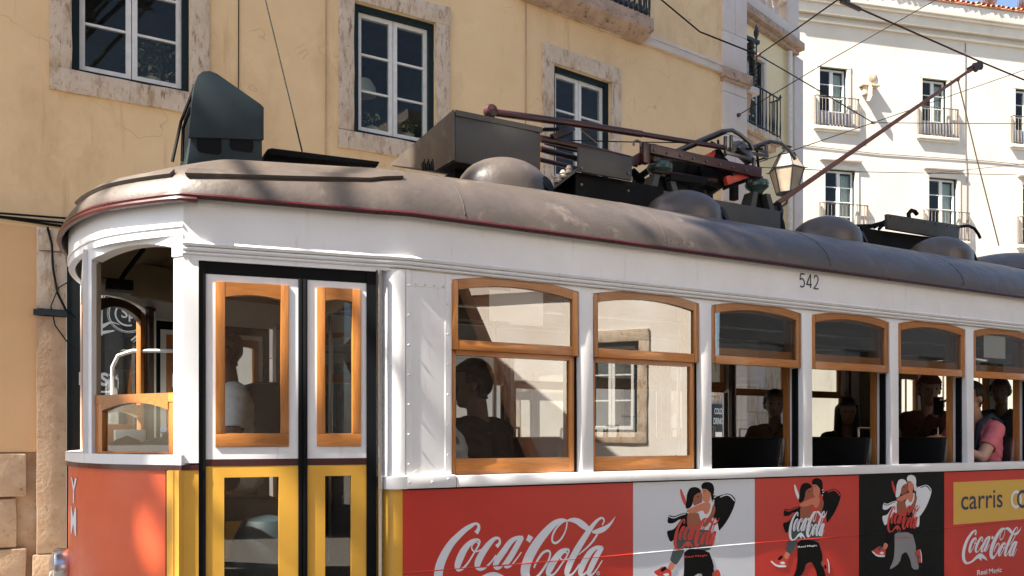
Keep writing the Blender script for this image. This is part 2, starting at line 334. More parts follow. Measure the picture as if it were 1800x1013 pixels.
def casement(bld, fr, u0, u1, z0, z1, rows=3, surround=0.25, green=0.075, seed=1, stone='stone', head=None, room=True):
    """window part with its stone surround, dark outer frame, white casements and panes"""
    d = -0.12
    g = MB()
    for a, b, c, e in ((u0, u0 + green, z0, z1), (u1 - green, u1, z0, z1), (u0 + green, u1 - green, z1 - green, z1), (u0 + green, u1 - green, z0, z0 + green * 0.7)):
        g.fbox(fr, a, b, d - 0.06, d + 0.075, c, e)
    w = g.build('window', M['green'], bld)
    if surround:
        for k, (a, b, c, e) in enumerate(((u0 - surround * 0.85, u0, z0, z1), (u1, u1 + surround * 0.85, z0, z1))):
            rough_block(fr, a, b, -0.1, 0.028, c, e, seed * 10 + k).build('stone_jamb', M[stone], w, bevel=0.006)
        rough_block(fr, u0 - surround * 0.85, u1 + surround * 0.85, -0.1, 0.034, z1, z1 + (head or surround), seed * 10 + 3).build('stone_lintel', M[stone], w, bevel=0.006)
        rough_block(fr, u0 - surround * 0.85, u1 + surround * 0.85, -0.1, 0.04, z0 - surround * 0.95, z0, seed * 10 + 4).build('stone_sill', M[stone], w, bevel=0.006)
    a0, a1, c0, c1 = u0 + green, u1 - green, z0 + green * 0.7, z1 - green
    um = (a0 + a1) / 2; st = 0.055; bar = 0.026
    for (s0, s1) in ((a0, um - 0.004), (um + 0.004, a1)):
        c = MB(); e0, e1 = d - 0.03, d + 0.025
        c.fbox(fr, s0, s0 + st, e0, e1, c0, c1); c.fbox(fr, s1 - st, s1, e0, e1, c0, c1)
        c.fbox(fr, s0 + st, s1 - st, e0, e1, c0, c0 + st * 1.2); c.fbox(fr, s0 + st, s1 - st, e0, e1, c1 - st, c1)
        c.build('casement_frame', M['frame'], w)
        zz = [c0 + st * 1.2 + (c1 - st - c0 - st * 1.2) * k / rows for k in range(rows + 1)]
        for k in range(1, rows): MB().fbox(fr, s0 + st, s1 - st, e0 + 0.01, e1 - 0.006, zz[k] - bar / 2, zz[k] + bar / 2).build('glazing_bar', M['frame'], w)
        for k in range(rows):
            MB().fquad(fr, s0 + st, s1 - st, d, zz[k] + (bar / 2 if k else 0), zz[k + 1] - (bar / 2 if k < rows - 1 else 0)).build('pane', M['bglass'], w, fix=False)
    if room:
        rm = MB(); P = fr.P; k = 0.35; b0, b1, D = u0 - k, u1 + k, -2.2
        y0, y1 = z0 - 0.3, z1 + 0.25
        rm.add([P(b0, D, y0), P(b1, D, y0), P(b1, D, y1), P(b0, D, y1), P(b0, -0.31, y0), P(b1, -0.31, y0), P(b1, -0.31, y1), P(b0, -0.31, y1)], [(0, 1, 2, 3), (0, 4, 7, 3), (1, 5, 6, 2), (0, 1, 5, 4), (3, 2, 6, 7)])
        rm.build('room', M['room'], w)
    return w
def railing(bld, fr, u0, u1, d, z0, z1, m, n, r=0.008, side=0.0, name='railing'):
    rt = MB().fbox(fr, u0, u1, d - 0.014, d + 0.014, z1 - 0.02, z1).build(name, m, bld)
    MB().fbox(fr, u0, u1, d - 0.01, d + 0.01, z0 + 0.05, z0 + 0.07).build('bottom_rail', m, rt)
    for k in range(n + 1):
        u = u0 + (u1 - u0) * k / n
        MB().tube([fr.P(u, d, z0), fr.P(u, d, z0 + 0.25 * (z1 - z0)), fr.P(u, d, (z0 + z1) / 2), fr.P(u, d, z1 - 0.02)], [r, r * 1.8, r, r], 5).build('bar', m, rt)
    if side:
        for u in (u0, u1):
            for k in range(1, 4):
                dd = d - side * k / 4
                MB().tube([fr.P(u, dd, z0), fr.P(u, dd, z1 - 0.02)], r, 5).build('bar', m, rt)
            MB().beam(fr.P(u, d, z1 - 0.01), fr.P(u, d - side, z1 - 0.01), 0.025, 0.02).build('side_rail', m, rt)
    return rt

azA = R(1.3); azB = R(7.3)
FA = Fr((0.0, 6.5), azA)
PBx, PBy = 5.6355, 6.6279
FB = Fr((PBx, PBy), azB)
BLEN = 4.80
# ---- yellow building: facade left of the bend and right of it
yb = thing('yellow_building', 'yellow stucco house with stone window surrounds and dark green frames behind the tram', 'building', (3, 6.6, 0))
winA = [(0.025, 1.211, 5.594, 7.25), (3.157, 4.274, 5.511, 7.155), (-3.2, -2.05, 5.6, 7.25)]
winB = [(0.52, 1.63, 5.40, 7.06)]
shops = [(-0.02, 1.30, 0.13, 3.52), (2.2, 3.35, 0.13, 3.45)]
shopB = [(2.1, 3.1, 0.13, 3.3)]
balB_door = (0.6, 1.65, 8.0, 10.3)
ab = MB(); wall_cells(ab, FA, -14, 5.637, 3.88, 13.5, winA); ab.build('upper_wall', M['stucco'], yb, fix=False)
wall_cells(MB(), FA, -14, -0.30, 1.52, 3.88, []).build('lower_wall', M['peach'], yb, fix=False)
wall_cells(MB(), FA, -0.30, 5.637, 0.1, 3.88, shops).build('lower_wall', M['cream_wall'], yb, fix=False)
wall_cells(MB(), FA, -14, -0.30, 0.0, 1.52, [], d=-0.05).build('footing_wall', M['stone_rough'], yb, fix=False)
bb = MB(); wall_cells(bb, FB, 0, BLEN - 0.64, 3.88, 13.5, winB + [balB_door]); bb.build('upper_wall', M['stucco'], yb, fix=False)
wall_cells(MB(), FB, 0, BLEN, 0.1, 3.88, shopB).build('lower_wall', M['cream_wall'], yb, fix=False)
for k, w in enumerate(winA): casement(yb, FA, *w, seed=3 + k, surround=0.25 if k != 1 else 0.24)
casement(yb, FB, *winB[0], seed=9, surround=0.24)
casement(yb, FB, *balB_door, seed=10, surround=0.22, rows=4)
# roof and parapet far above the frame
MB().fbox(FA, -14, 5.637, -6, 0.35, 13.5, 13.8).build('eaves', M['stone_clean'], yb)
MB().fbox(FB, 0.02, BLEN, -6, 0.35, 13.5, 13.8).build('eaves', M['stone_clean'], yb)
MB().fbox(FA, -14, -13.9, -6, -0.05, 0, 13.5).build('end_wall', M['stucco'], yb)
# side wall round the corner
FS = Fr(FB.P(BLEN, 0, 0)[:2], azB + R(90), flip=False)
wall_cells(MB(), FS, 0.0, 6, 0.0, 13.5, [], d=-0.01).build('side_wall', M['stucco'], yb, fix=False)
# joint line between the two facades, and thin cables fixed to the plaster
for fr, u, z0, z1, r in ((FB, 0.02, 3.9, 13.4, 0.008), (FA, 2.79, 3.9, 13.4, 0.0075), (FA, 1.75, 5.4, 13.4, 0.006)):
    MB().tube([fr.P(u, 0.008, z0), fr.P(u + 0.012, 0.01, (z0 + z1) / 2), fr.P(u, 0.008, z1)], r, 5).build('wall_cable', M['stone_rough'] if r > 0.007 else M['wire'], yb)
# corner pilaster of stacked stones with a moulded cap
z = 0.1; k = 0
while z < 13.4:
    h = 0.52 + 0.2 * ((k * 7) % 3) / 2
    if 7.72 < z + h and z < 7.72: h = 7.72 - z
    if abs(z - 7.72) < 1e-3: z = 7.95; continue
    h = min(h, 13.45 - z)
    if k % 2: cuts = [BLEN - 0.64, BLEN - 0.02]
    else: cuts = [BLEN - 0.64, BLEN - 0.33, BLEN - 0.02]
    for a, b in zip(cuts, cuts[1:]):
        MB().fbox(FB, a + 0.003, b - 0.003, -0.3, 0.05, z + 0.003, z + h - 0.003).build('pilaster_stone', M['stone_clean'], yb, bevel=0.006)
    z += h; k += 1
MB().fbox(FB, BLEN - 0.68, BLEN + 0.06, -0.3, 0.12, 7.76, 7.93).fbox(FB, BLEN - 0.66, BLEN + 0.03, -0.3, 0.09, 7.71, 7.76).build('pilaster_cap', M['balcony_stone'], yb, bevel=0.01)
# string course right of the balcony
MB().fprism(Fr(FB.P(2.2, 0, 0)[:2], azB), [(0, 7.83), (1.94, 7.83), (1.94, 7.955), (0, 7.955)], 0.0, 0.07).build('string_course', M['stone_clean'], yb, bevel=0.01)
MB().fbox(FB, 2.2, 4.14, 0.0, 0.09, 7.93, 7.975).build('string_course', M['stone_clean'], yb, bevel=0.006)
# balcony slab and iron railing
sl = MB(); pr = [(0.0, 7.80), (0.12, 7.80), (0.30, 7.90), (0.30, 8.10), (0.0, 8.10)]
n = len(pr); nv = 9; v = []
for i in range(nv):
    u = -0.15 + (2.25 + 0.15) * i / (nv - 1)
    for dd, zz in pr: v.append(FB.P(u, dd + (random.uniform(-.012, .012) if dd > 0 else 0), zz + random.uniform(-.012, .012)))
fs = [tuple(range(n))[::-1], tuple(range((nv - 1) * n, nv * n))]
for i in range(nv - 1):
    for q in range(n): fs.append((i * n + q, i * n + (q + 1) % n, (i + 1) * n + (q + 1) % n, (i + 1) * n + q))
sl.add(v, fs); sl.build('balcony_slab', M['balcony_stone'], yb, bevel=0.008)
railing(yb, FB, -0.1, 2.2, 0.26, 8.10, 9.05, M['iron'], 22, 0.012, side=0.24)
for k in range(22):
    u = -0.1 + 2.3 * (k + 0.5) / 22
    MB().lathe(FB.P(u, 0.26, 8.13), [(0.01, 0), (0.035, 0.03), (0.04, 0.06), (0.01, 0.12)], 8).build('railing_ornament', M['iron'], yb)
# balcony on the side wall, seen end-on past the corner
MB().fbox(FS, 0.06, 1.6, 0.0, 0.46, 7.76, 7.88).build('side_balcony_slab', M['stone_clean'], yb, bevel=0.01)
MB().hexa([FS.P(0.12, 0.0, 6.9), FS.P(0.30, 0.0, 6.9), FS.P(0.30, 0.12, 6.9), FS.P(0.12, 0.12, 6.9), FS.P(0.12, 0.0, 7.76), FS.P(0.30, 0.0, 7.76), FS.P(0.30, 0.34, 7.76), FS.P(0.12, 0.34, 7.76)]).build('bracket', M['stone_rough'], yb, bevel=0.02)
railing(yb, FS, 0.1, 1.55, 0.42, 7.88, 8.72, M['iron'], 14, 0.012, side=0.40)
ir = MB(); ir.lathe(FS.P(0.1, 0.42, 8.72), [(0.02, 0), (0.02, 0.06), (0.045, 0.12), (0.05, 0.17), (0.015, 0.27), (0.004, 0.31)], 10)
ir.build('finial', M['iron'], yb)
MB().fbox(FS, 0.07, 0.13, 0.02, 0.48, 8.68, 8.74).build('iron_top_rail', M['iron'], yb)
ob = MB()
for k in range(5): ob.lathe(FS.P(0.1, 0.30 + 0.03 * math.sin(k * 1.3), 7.90 + k * 0.155), [(0.03, 0), (0.08, 0.04), (0.05, 0.08), (0.08, 0.12), (0.03, 0.16)], 8)
ob.build('iron_scroll', M['iron'], yb)
# footing stones, pilaster, band at the far left
blocks = [(-2.4, -1.45, 1.07, 1.50), (-1.43, -0.40, 1.06, 1.51), (-1.9, -0.95, 0.56, 1.04), (-0.93, -0.48, 0.54, 1.03), (-2.2, -1.2, 0.06, 0.53), (-1.18, -0.40, 0.05, 0.51), (-3.3, -2.42, 1.07, 1.5), (-2.9, -1.92, 0.56, 1.04)]
for k, (a, b, c, e) in enumerate(blocks): rough_block(FA, a, b, -0.06, 0.012 + 0.012 * (k % 3), c, e, 70 + k, 0.016).build('stone_block', M['stone_rough'] if k % 2 == 1 else M['stone'], yb, bevel=0.018)
rough_block(FA, -0.30, -0.03, -0.03, 0.045, 0.45, 2.95, 91, 0.004).build('pilaster', M['stone_rough'], yb, bevel=0.008)
rough_block(FA, -0.30, -0.03, -0.03, 0.05, 3.02, 3.62, 92, 0.004).build('pilaster', M['stone'], yb, bevel=0.008)
rough_block(FA, -0.29, -0.03, -0.03, 0.05, 3.64, 3.86, 93, 0.004).build('pilaster', M['stone'], yb, bevel=0.008)
rough_block(FA, -0.34, 0.02, -0.03, 0.055, 0.13, 0.44, 94, 0.006).build('pilaster_base', M['stone_rough'], yb, bevel=0.012)
MB().fbox(FA, -0.33, -0.02, 0.0, 0.09, 2.955, 3.01).build('pilaster_band', M['teal'], yb)
# stone jambs round the shop doors
def portal(fr, u0, u1, z1, w=0.24, seed=30):
    for k, (a, b) in enumerate(((u0 - w, u0), (u1, u1 + w))):
        z = 0.13; q = 0
        while z < z1 - 0.01:
            h = min(0.62, z1 - z)
            rough_block(fr, a, b, -0.28, 0.05, z + 0.004, z + h - 0.004, seed + 10 * k + q, 0.004).build('jamb_stone', M['stone_clean'], yb, bevel=0.006); z += h; q += 1
    rough_block(fr, u0 - w, u1 + w, -0.28, 0.055, z1, z1 + 0.27, seed + 5, 0.004).build('door_lintel', M['stone_clean'], yb, bevel=0.006)
portal(FA, 2.2, 3.35, 3.45, seed=130); portal(FB, 2.1, 3.1, 3.3, seed=160)
rough_block(FA, 1.30, 1.54, -0.28, 0.05, 0.13, 3.52, 171, 0.004).build('jamb_stone', M['stone_clean'], yb, bevel=0.006)
rough_block(FA, -0.02, 1.54, -0.28, 0.05, 3.53, 3.80, 172, 0.004).build('door_lintel', M['stone_clean'], yb, bevel=0.006)
# lower wall course joints: proud ashlar stones right of the bend
for j in range(6):
    z = 0.15 + j * 0.55
    for a in [x * 0.72 + (0.36 if j % 2 else 0) for x in range(3, 7)]:
        a0, a1 = max(a, 3.36), min(a + 0.72, BLEN - 0.68)
        if a1 - a0 > 0.1: rough_block(FB, a0 + 0.005, a1 - 0.005, -0.05, 0.03, z + 0.005, z + 0.545, 200 + j * 9 + int(a * 10), 0.003).build('ashlar_stone', M['stone'] if (j + int(a * 3)) % 3 else M['stone_clean'], yb, bevel=0.008)
def strokes(mb, fr, data, d, res=6):
    """calligraphic ribbons: each stroke a list of (u, z, halfwidth)"""
    for st in data:
        pts = [Vector(p) for p in st]
        out = []
        for i in range(len(pts) - 1):
            p0 = pts[max(i - 1, 0)]; p1 = pts[i]; p2 = pts[i + 1]; p3 = pts[min(i + 2, len(pts) - 1)]
            for k in range(res):
                t = k / res
                out.append(0.5 * ((2 * p1) + (p2 - p0) * t + (2 * p0 - 5 * p1 + 4 * p2 - p3) * t * t + (3 * p1 - p0 - 3 * p2 + p3) * t ** 3))
        out.append(pts[-1])
        L_, R_ = [], []
        for i, p in enumerate(out):
            a = out[max(i - 1, 0)]; b = out[min(i + 1, len(out) - 1)]
            t = Vector((b.x - a.x, b.y - a.y))
            t = t.normalized() if t.length > 1e-9 else Vector((1, 0))
            nn = Vector((-t.y, t.x)) * max(p.z, 1e-4)
            L_.append((p.x + nn.x, p.y + nn.y)); R_.append((p.x - nn.x, p.y - nn.y))
        mb.grid([[fr.P(u, d, z) for u, z in L_], [fr.P(u, d, z) for u, z in R_]]) if True else None
        d += 0.00003
    return mb
def text_mesh(body, bold=0.0, spacing=1.0):
    cu = bpy.data.curves.new('txt', 'FONT'); cu.body = body; cu.size = 1.0; cu.offset = bold; cu.space_character = spacing; cu.resolution_u = 4
    o = bpy.data.objects.new('txt', cu); COL.objects.link(o)
    me = bpy.data.meshes.new_from_object(o)
    v = np.array([tuple(x.co) for x in me.vertices]); f = [tuple(p.vertices) for p in me.polygons]
    bpy.data.objects.remove(o); bpy.data.curves.remove(cu); bpy.data.meshes.remove(me)
    return v, f
def text(name, body, fr, u0, u1, z0, z1, d, m, parent, bold=0.0, shear=0.0, spacing=1.0):
    v, f = text_mesh(body, bold, spacing); mn = v.min(0); mx = v.max(0)
    mb = MB(); mb.add([fr.P(u0 + (p[0] - mn[0]) / (mx[0] - mn[0]) * (u1 - u0) + shear * (p[1] - mn[1]) / (mx[1] - mn[1]) * (z1 - z0), d, z0 + (p[1] - mn[1]) / (mx[1] - mn[1]) * (z1 - z0)) for p in v], f)
    return mb.build(name, m, parent, fix=False)
def ring(mb, fr, u, z, r, w, d, n=40, a0=0, a1=360, sx=1.0):
    rows = [[], []]
    for k in range(n + 1):
        a = R(a0 + (a1 - a0) * k / n)
        for q, rr in enumerate((r - w / 2, r + w / 2)): rows[q].append(fr.P(u + sx * rr * math.cos(a), d, z + rr * math.sin(a)))
    return mb.grid(rows)
# restaurant doorway with its painted emblem
def shop_door(fr, hole, label_parts=True, wood=True):
    u0, u1, z0, z1 = hole
    dr = MB().fbox(fr, u0 + 0.001, u0 + 0.05, -0.22, -0.14, z0, z1).fbox(fr, u1 - 0.05, u1 - 0.001, -0.22, -0.14, z0, z1).fbox(fr, u0 + 0.05, u1 - 0.05, -0.22, -0.14, z1 - 0.06, z1).fbox(fr, u0 + 0.05, u1 - 0.05, -0.22, -0.14, z0, z0 + 0.35).build('shop_door', M['wood_dark'] if wood else M['green'], yb)
    MB().fquad(fr, u0 + 0.05, u1 - 0.05, -0.18, z0 + 0.35, z1 - 0.06).build('shop_pane', M['shop'], dr, fix=False)
    return dr
sd = shop_door(FA, shops[0], wood=False); shop_door(FA, shops[1]); shop_door(FB, shopB[0])
em = MB(); cu, cz = 0.585, 3.05
ring(em, FA, cu, cz, 0.19, 0.010, -0.172); ring(em, FA, cu, cz, 0.206, 0.005, -0.172); ring(em, FA, cu, cz, 0.125, 0.018, -0.172, a0=-40, a1=290)
em.fbox(FA, 0.315, 0.325, -0.173, -0.172, 3.02, 3.25)
for q in range(4): em.fbox(FA, 0.285 + q * 0.02, 0.295 + q * 0.02, -0.173, -0.172, 3.18, 3.32)
em.fprism(FA, [(0.28, 3.18), (0.365, 3.18), (0.335, 3.12), (0.31, 3.12)], -0.1735, -0.172)
em.fbox(FA, 0.313, 0.332, -0.173, -0.172, 2.80, 3.12)
strokes(em, FA, [[(0.40, 3.12, .006), (0.56, 3.30, .008), (0.62, 3.34, .004)], [(0.62, 2.76, .010), (0.71, 2.85, .010), (0.80, 2.95, .010)], [(0.64, 2.74, .004), (0.73, 2.83, .004), (0.82, 2.93, .004)], [(0.26, 2.85, .012), (0.33, 2.90, .02), (0.42, 2.95, .008), (0.5, 2.93, .004)], [(0.24, 2.80, .01), (0.33, 2.83, .018), (0.45, 2.86, .006)]], -0.172)
em.build('emblem', M['ink_white'], sd, fix=False)
text('emblem_letters', 'Sp', FA, 0.52, 0.66, 2.97, 3.13, -0.171, M['ink_white'], sd, bold=0.01)
text('door_lettering', 'restaurante', FA, 0.10, 1.22, 2.24, 2.42, -0.171, M['ink_white'], sd, bold=0.015)
MB().fbox(FA, 0.30, 1.0, -0.173, -0.171, 2.165, 2.185).build('door_lettering', M['ink_white'], sd)

# cables along the facade at the left
cb = thing('facade_cables', 'bundle of black cables strung along the facade left of the tram front', 'cables', FA.P(-1, 0.05, 3.9))
for k in range(4):
    MB().tube([FA.P(-8 + i * 0.8, 0.035 + 0.012 * k, 3.90 + 0.022 * k - 0.03 * math.sin(i * 1.3 + k) + 0.02 * (i > 8)) for i in range(13)], 0.012, 6).build('cable', M['wire_black'], cb)
MB().tube([FA.P(*p) for p in ((-0.20, 0.06, 3.88), (-0.16, 0.07, 3.7), (-0.15, 0.07, 3.45), (-0.11, 0.07, 3.2), (-0.03, 0.07, 3.02), (0.06, 0.07, 2.95))], 0.013, 6).build('hanging_cable', M['wire_black'], cb)
MB().tube([FA.P(*p) for p in ((0.03, 0.07, 3.35), (-0.1, 0.08, 3.25), (-0.17, 0.08, 3.05), (-0.13, 0.08, 2.85), (-0.03, 0.07, 2.7), (0.06, 0.07, 2.6))], 0.007, 6).build('hanging_cable', M['wire_black'], cb)

# potted plants and the lamp behind the house windows
def plant(name, label, fr, u, d, z, h, nl, cols, pot=True):
    p = thing(name, label, 'plant', fr.P(u, d, z), 'plants behind the house windows')
    if pot: MB().lathe(fr.P(u, d, z), [(0.06, 0), (0.085, 0.12), (0.09, 0.13), (0.075, 0.13)], 12).build('pot', M['pot'], p)
    lf = MB(); r = random.Random(int(u * 100))
    for k in range(nl):
        c = Vector(fr.P(u + r.gauss(0, h * 0.3), d + r.gauss(0, 0.05), z + 0.12 + r.random() * h)); a = Vector((r.uniform(-1, 1), r.uniform(-1, 1), r.uniform(-1, 1))).normalized() * 0.04; b = a.orthogonal().normalized() * 0.025
        lf.cur = 0 if r.random() > 0.25 else 1
        lf.add([c - a, c + b, c + a, c - b], [(0, 1, 2, 3)])
    lf.build('leaves', cols, p, fix=False)
plant('potted_plant', 'leafy pale green plant behind the top left window', FA, 0.85, -0.28, 5.66, 0.42, 120, [M['leaf'], M['flower']])
plant('potted_plant', 'small flowering plant behind the middle window, left pane', FA, 3.50, -0.27, 5.58, 0.2, 50, [M['leaf'], M['flower']])
plant('potted_plant', 'small pot of flowers behind the middle window, right pane', FA, 4.0, -0.27, 5.58, 0.2, 50, [M['leaf'], M['flower']])
lp = thing('pendant_lamp', 'white lampshade hanging behind the middle window of the yellow house', 'lamp', FA.P(3.53, -0.8, 6.35))
MB().lathe(FA.P(3.53, -0.7, 6.30), [(0.17, 0), (0.165, 0.10), (0.10, 0.20), (0.03, 0.22)], 16).build('lamp_shade', M['paper'], lp, smooth=True)
MB().tube([FA.P(3.53, -0.7, 6.5), FA.P(3.53, -0.7, 7.39)], 0.006, 5).build('cord', M['wire_black'], lp)
# cold drinks board
cdk = thing('drinks_board', 'small black COLD DRINKS board fixed to the wall behind the tram', 'sign', FB.P(4.1, 0.06, 1.7))
MB().fbox(FB, 3.85, 4.15, 0.05, 0.075, 1.46, 2.22).build('board', M['sign_black'], cdk, bevel=0.006)
text('lettering', 'COLD', FB, 3.90, 4.10, 2.05, 2.15, 0.078, M['ink_white'], cdk, bold=0.01)
text('lettering', 'DRINKS', FB, 3.88, 4.125, 1.88, 1.99, 0.078, M['ink_white'], cdk, bold=0.01)
MB().fbox(FB, 3.92, 4.09, 0.076, 0.079, 1.52, 1.75).build('notice', M['paper'], cdk)

# ---- pale yellow house past the corner (balustrade on top)
azC = R(16.4); FC = Fr((12.5, 9.2), azC)
cbld = thing('corner_house', 'pale yellow house with a white roof balustrade and iron balcony between the other two', 'building', (13, 9.5, 0))
cw = (-0.55, 0.42, 7.95, 9.55)
wall_cells(MB(), FC, -3.2, 1.75, 0.0, 10.15, [cw]).build('wall', M['pale_yellow'], cbld, fix=False)
casement(cbld, FC, *cw, rows=4, surround=0.12, seed=51, stone='stone_clean')
MB().fbox(FC, -0.9, 0.68, 0.0, 0.30, 7.78, 7.92).fbox(FC, -0.8, 0.60, 0.0, 0.2, 7.66, 7.78).build('balcony_slab', M['stone'], cbld, bevel=0.012)
railing(cbld, FC, -0.85, 0.65, 0.27, 7.92, 8.78, M['iron'], 10, 0.011, side=0.25)
for u in (-0.85, 0.65): MB().lathe(FC.P(u, 0.27, 8.78), [(0.015, 0), (0.03, 0.03), (0.01, 0.09)], 8).build('finial', M['iron'], cbld)
MB().fbox(FC, -3.2, 1.86, -0.3, 0.10, 10.15, 10.24).fbox(FC, -3.2, 1.92, -0.3, 0.2, 10.24, 10.40).fbox(FC, -3.2, 1.88, -0.3, 0.14, 10.40, 10.46).build('cornice', M['balcony_stone'], cbld, bevel=0.01)
MB().fbox(FC, -3.2, 1.85, -0.25, 0.12, 10.46, 10.68).build('balustrade_base', M['stone_clean'], cbld, bevel=0.01)
for k in range(16):
    u = -3.0 + k * 0.27
    if u > 1.3: break
    MB().lathe(FC.P(u, -0.05, 10.68), [(0.07, 0), (0.05, 0.03), (0.085, 0.16), (0.045, 0.32), (0.06, 0.40), (0.06, 0.44)], 10).build('baluster', M['stone_clean'], cbld, smooth=True)
MB().fbox(FC, -3.2, 1.30, -0.2, 0.1, 11.12, 11.26).build('balustrade_rail', M['stone_clean'], cbld, bevel=0.01)
MB().fbox(FC, 1.30, 1.80, -0.25, 0.12, 10.68, 11.40).build('balustrade_pier', M['stone_clean'], cbld, bevel=0.012)
MB().tube([FC.P(1.45, 0.08, 0.2), FC.P(1.45, 0.08, 10.1)], 0.055, 10).build('downpipe', M['frame'], cbld, smooth=True)
MB().fbox(FC, 1.75, 2.15, -0.3, 0.05, 0.0, 10.14).build('corner_strip', M['stone_clean'], cbld, bevel=0.01)
for j in range(7):
    z = 0.1 + j * 0.52
    for q in range(8):
        a0 = -3.15 + q * 0.66 + (0.33 if j % 2 else 0); a1 = min(a0 + 0.65, 1.40)
        if a1 - a0 > 0.1: rough_block(FC, a0, a1, -0.05, 0.03, z, z + 0.51, 500 + j * 9 + q, 0.004).build('ashlar_stone', M['stone'] if (j + q) % 3 else M['stone_clean'], cbld, bevel=0.008)
# ---- white building at the end of the street
azD = R(-15.2); FD = Fr((22.6173, 14.9909), azD)
db = thing('white_building', 'sunlit white building with balconies and tiled eaves at the end of the street', 'building', (24, 14, 0))
ups = [(-1.255, -0.25), (2.60, 3.56), (6.32, 7.3), (10.0, 11.0)]
lows = [(-1.05, 0.06), (2.86, 3.97), (6.62, 7.7), (10.3, 11.4)]
holes = [(a, b, 11.75, 13.65) for a, b in ups] + [(a, b, 8.30, 10.36) for a, b in lows]
wall_cells(MB(), FD, -2.6, 16, 0, 16.0, holes, depth=0.25).build('wall', M['white_wall'], db, fix=False)
MB().fbox(FD, -2.6, -2.59, -6, -0.01, 0, 16).build('end_wall', M['white_wall'], db)
def dwindow(u0, u1, z0, z1, bu0, bu1, seed, shade_sheet):
    w = casement(db, FD, u0, u1, z0, z1, rows=4, surround=0, green=0.03, seed=seed)
    for a, b in ((u0 - 0.13, u0), (u1, u1 + 0.13)): MB().fbox(FD, a, b, -0.02, 0.03, z0, z1).build('stone_jamb', M['white_wall'], w)
    MB().fbox(FD, u0 - 0.13, u1 + 0.13, -0.02, 0.035, z1, z1 + 0.13).build('stone_lintel', M['white_wall'], w)
    # one half hung with a pale curtain behind the glass
    um = (u0 + u1) / 2
    cu = MB(); cu.grid([[FD.P(um + 0.05 + (u1 - um - 0.1) * k / 20, -0.27 + 0.015 * math.sin(k * 1.9), zz) for k in range(21)] for zz in (z0 + 0.1, z1 - 0.1)])
    cu.build('curtain', M['paper'], w, fix=False)
    MB().fbox(FD, bu0, bu1, 0, 0.11, z0 - 0.14, z0 - 0.04).fbox(FD, bu0 + 0.06, bu1 - 0.06, 0, 0.06, z0 - 0.20, z0 - 0.14).build('balcony_slab', M['white_wall'], db, bevel=0.01)
    railing(db, FD, bu0 + 0.03, bu1 - 0.03, 0.10, z0 - 0.04, z0 + 0.93, M['iron_rust'], 13, 0.010, side=0.09)
    if shade_sheet:  # grey sheet stands in for the shadow behind the railing
        MB().grid([[FD.P(bu0 + 0.2 + (bu1 - bu0 - 0.5) * k / 12, 0.08 + 0.008 * math.sin(k * 2.2), zz) for k in range(13)] for zz in (z0 + 0.02, z0 + 0.42)]).build('railing_shade', M['ink_grey'], db, fix=False)
for k, (a, b) in enumerate(ups): dwindow(a, b, 11.75, 13.65, a - 0.22, b + 0.42, 300 + k, True)
for k, (a, b) in enumerate(lows):
    dwindow(a, b, 8.30, 10.36, a - 0.25, b + 0.45, 320 + k, False)
    MB().fbox(FD, a - 0.2, b + 0.2, 0, 0.12, 10.62, 10.70).build('window_hood', M['stone_clean'], db, bevel=0.01)
# cornice, eaves and tiles
MB().fbox(FD, -2.6, 16, 0, 0.10, 15.05, 15.12).build('cornice', M['white_wall'], db, bevel=0.01)
MB().fbox(FD, -2.6, 16, 0, 0.16, 15.30, 15.62).build('cornice', M['white_wall'], db, bevel=0.01)
MB().fbox(FD, -2.6, 16, 0, 0.24, 15.62, 15.70).build('cornice', M['white_wall'], db, bevel=0.01)
MB().fprism(FD, [(-2.6, 15.70), (16, 15.70), (16, 16.10), (-2.6, 16.10)], 0, 0.30).build('cornice', M['white_wall'], db, bevel=0.01)
P = FD.P
MB().hexa([P(-2.6, 0.33, 16.10), P(16, 0.33, 16.10), P(16, -5, 18.2), P(-2.6, -5, 18.2), P(-2.6, 0.33, 16.14), P(16, 0.33, 16.14), P(16, -5, 18.24), P(-2.6, -5, 18.24)]).build('roof', M['tile'], db)
tm = None
for k in range(62):
    u = -2.5 + k * 0.2
    if tm is None:
        t = MB(); nseg = 6; rows = []
        for dd, zz, s in ((0.38, 16.15, 1.0), (0.05, 16.29, 0.85)):
            rows.append([tuple(Vector(FD.P(0.085 * s * math.cos(math.pi * q / nseg), dd, zz + 0.07 * s * math.sin(math.pi * q / nseg))) - Vector(FD.P(0, 0, 0))) for q in range(nseg + 1)])
        t.grid(rows); tm = bpy.data.meshes.new('roof_tile'); tm.from_pydata(t.v, [], t.f); tm.materials.append(M['tile'])
    o = link('roof_tile', tm, db); o.location = Vector(FD.P(u, random.uniform(-.02, .02), random.uniform(-.01, .01)))
# dry weeds on the roof
for k, (px, lab) in enumerate(((1735, 'dry reddish weed tuft growing on the eaves, left one'), (1792, 'dry reddish weed tuft growing on the eaves, right one'))):
    u = 5.05 if k == 0 else 6.45
    w = MB(); r = random.Random(k)
    for q in range(160):
        b = Vector(FD.P(u + r.gauss(0, 0.1), 0.2 + r.gauss(0, 0.06), 16.28)); t = b + Vector((r.gauss(0, 0.14), r.gauss(0, 0.1), r.uniform(0.2, 0.55)))
        w.add([b, b + Vector((0.03, 0, 0)), t], [(0, 1, 2)])
    tag(w.build('dry_weed', M['dryweed'], fix=False), lab, 'weed', 'weeds on the eaves')
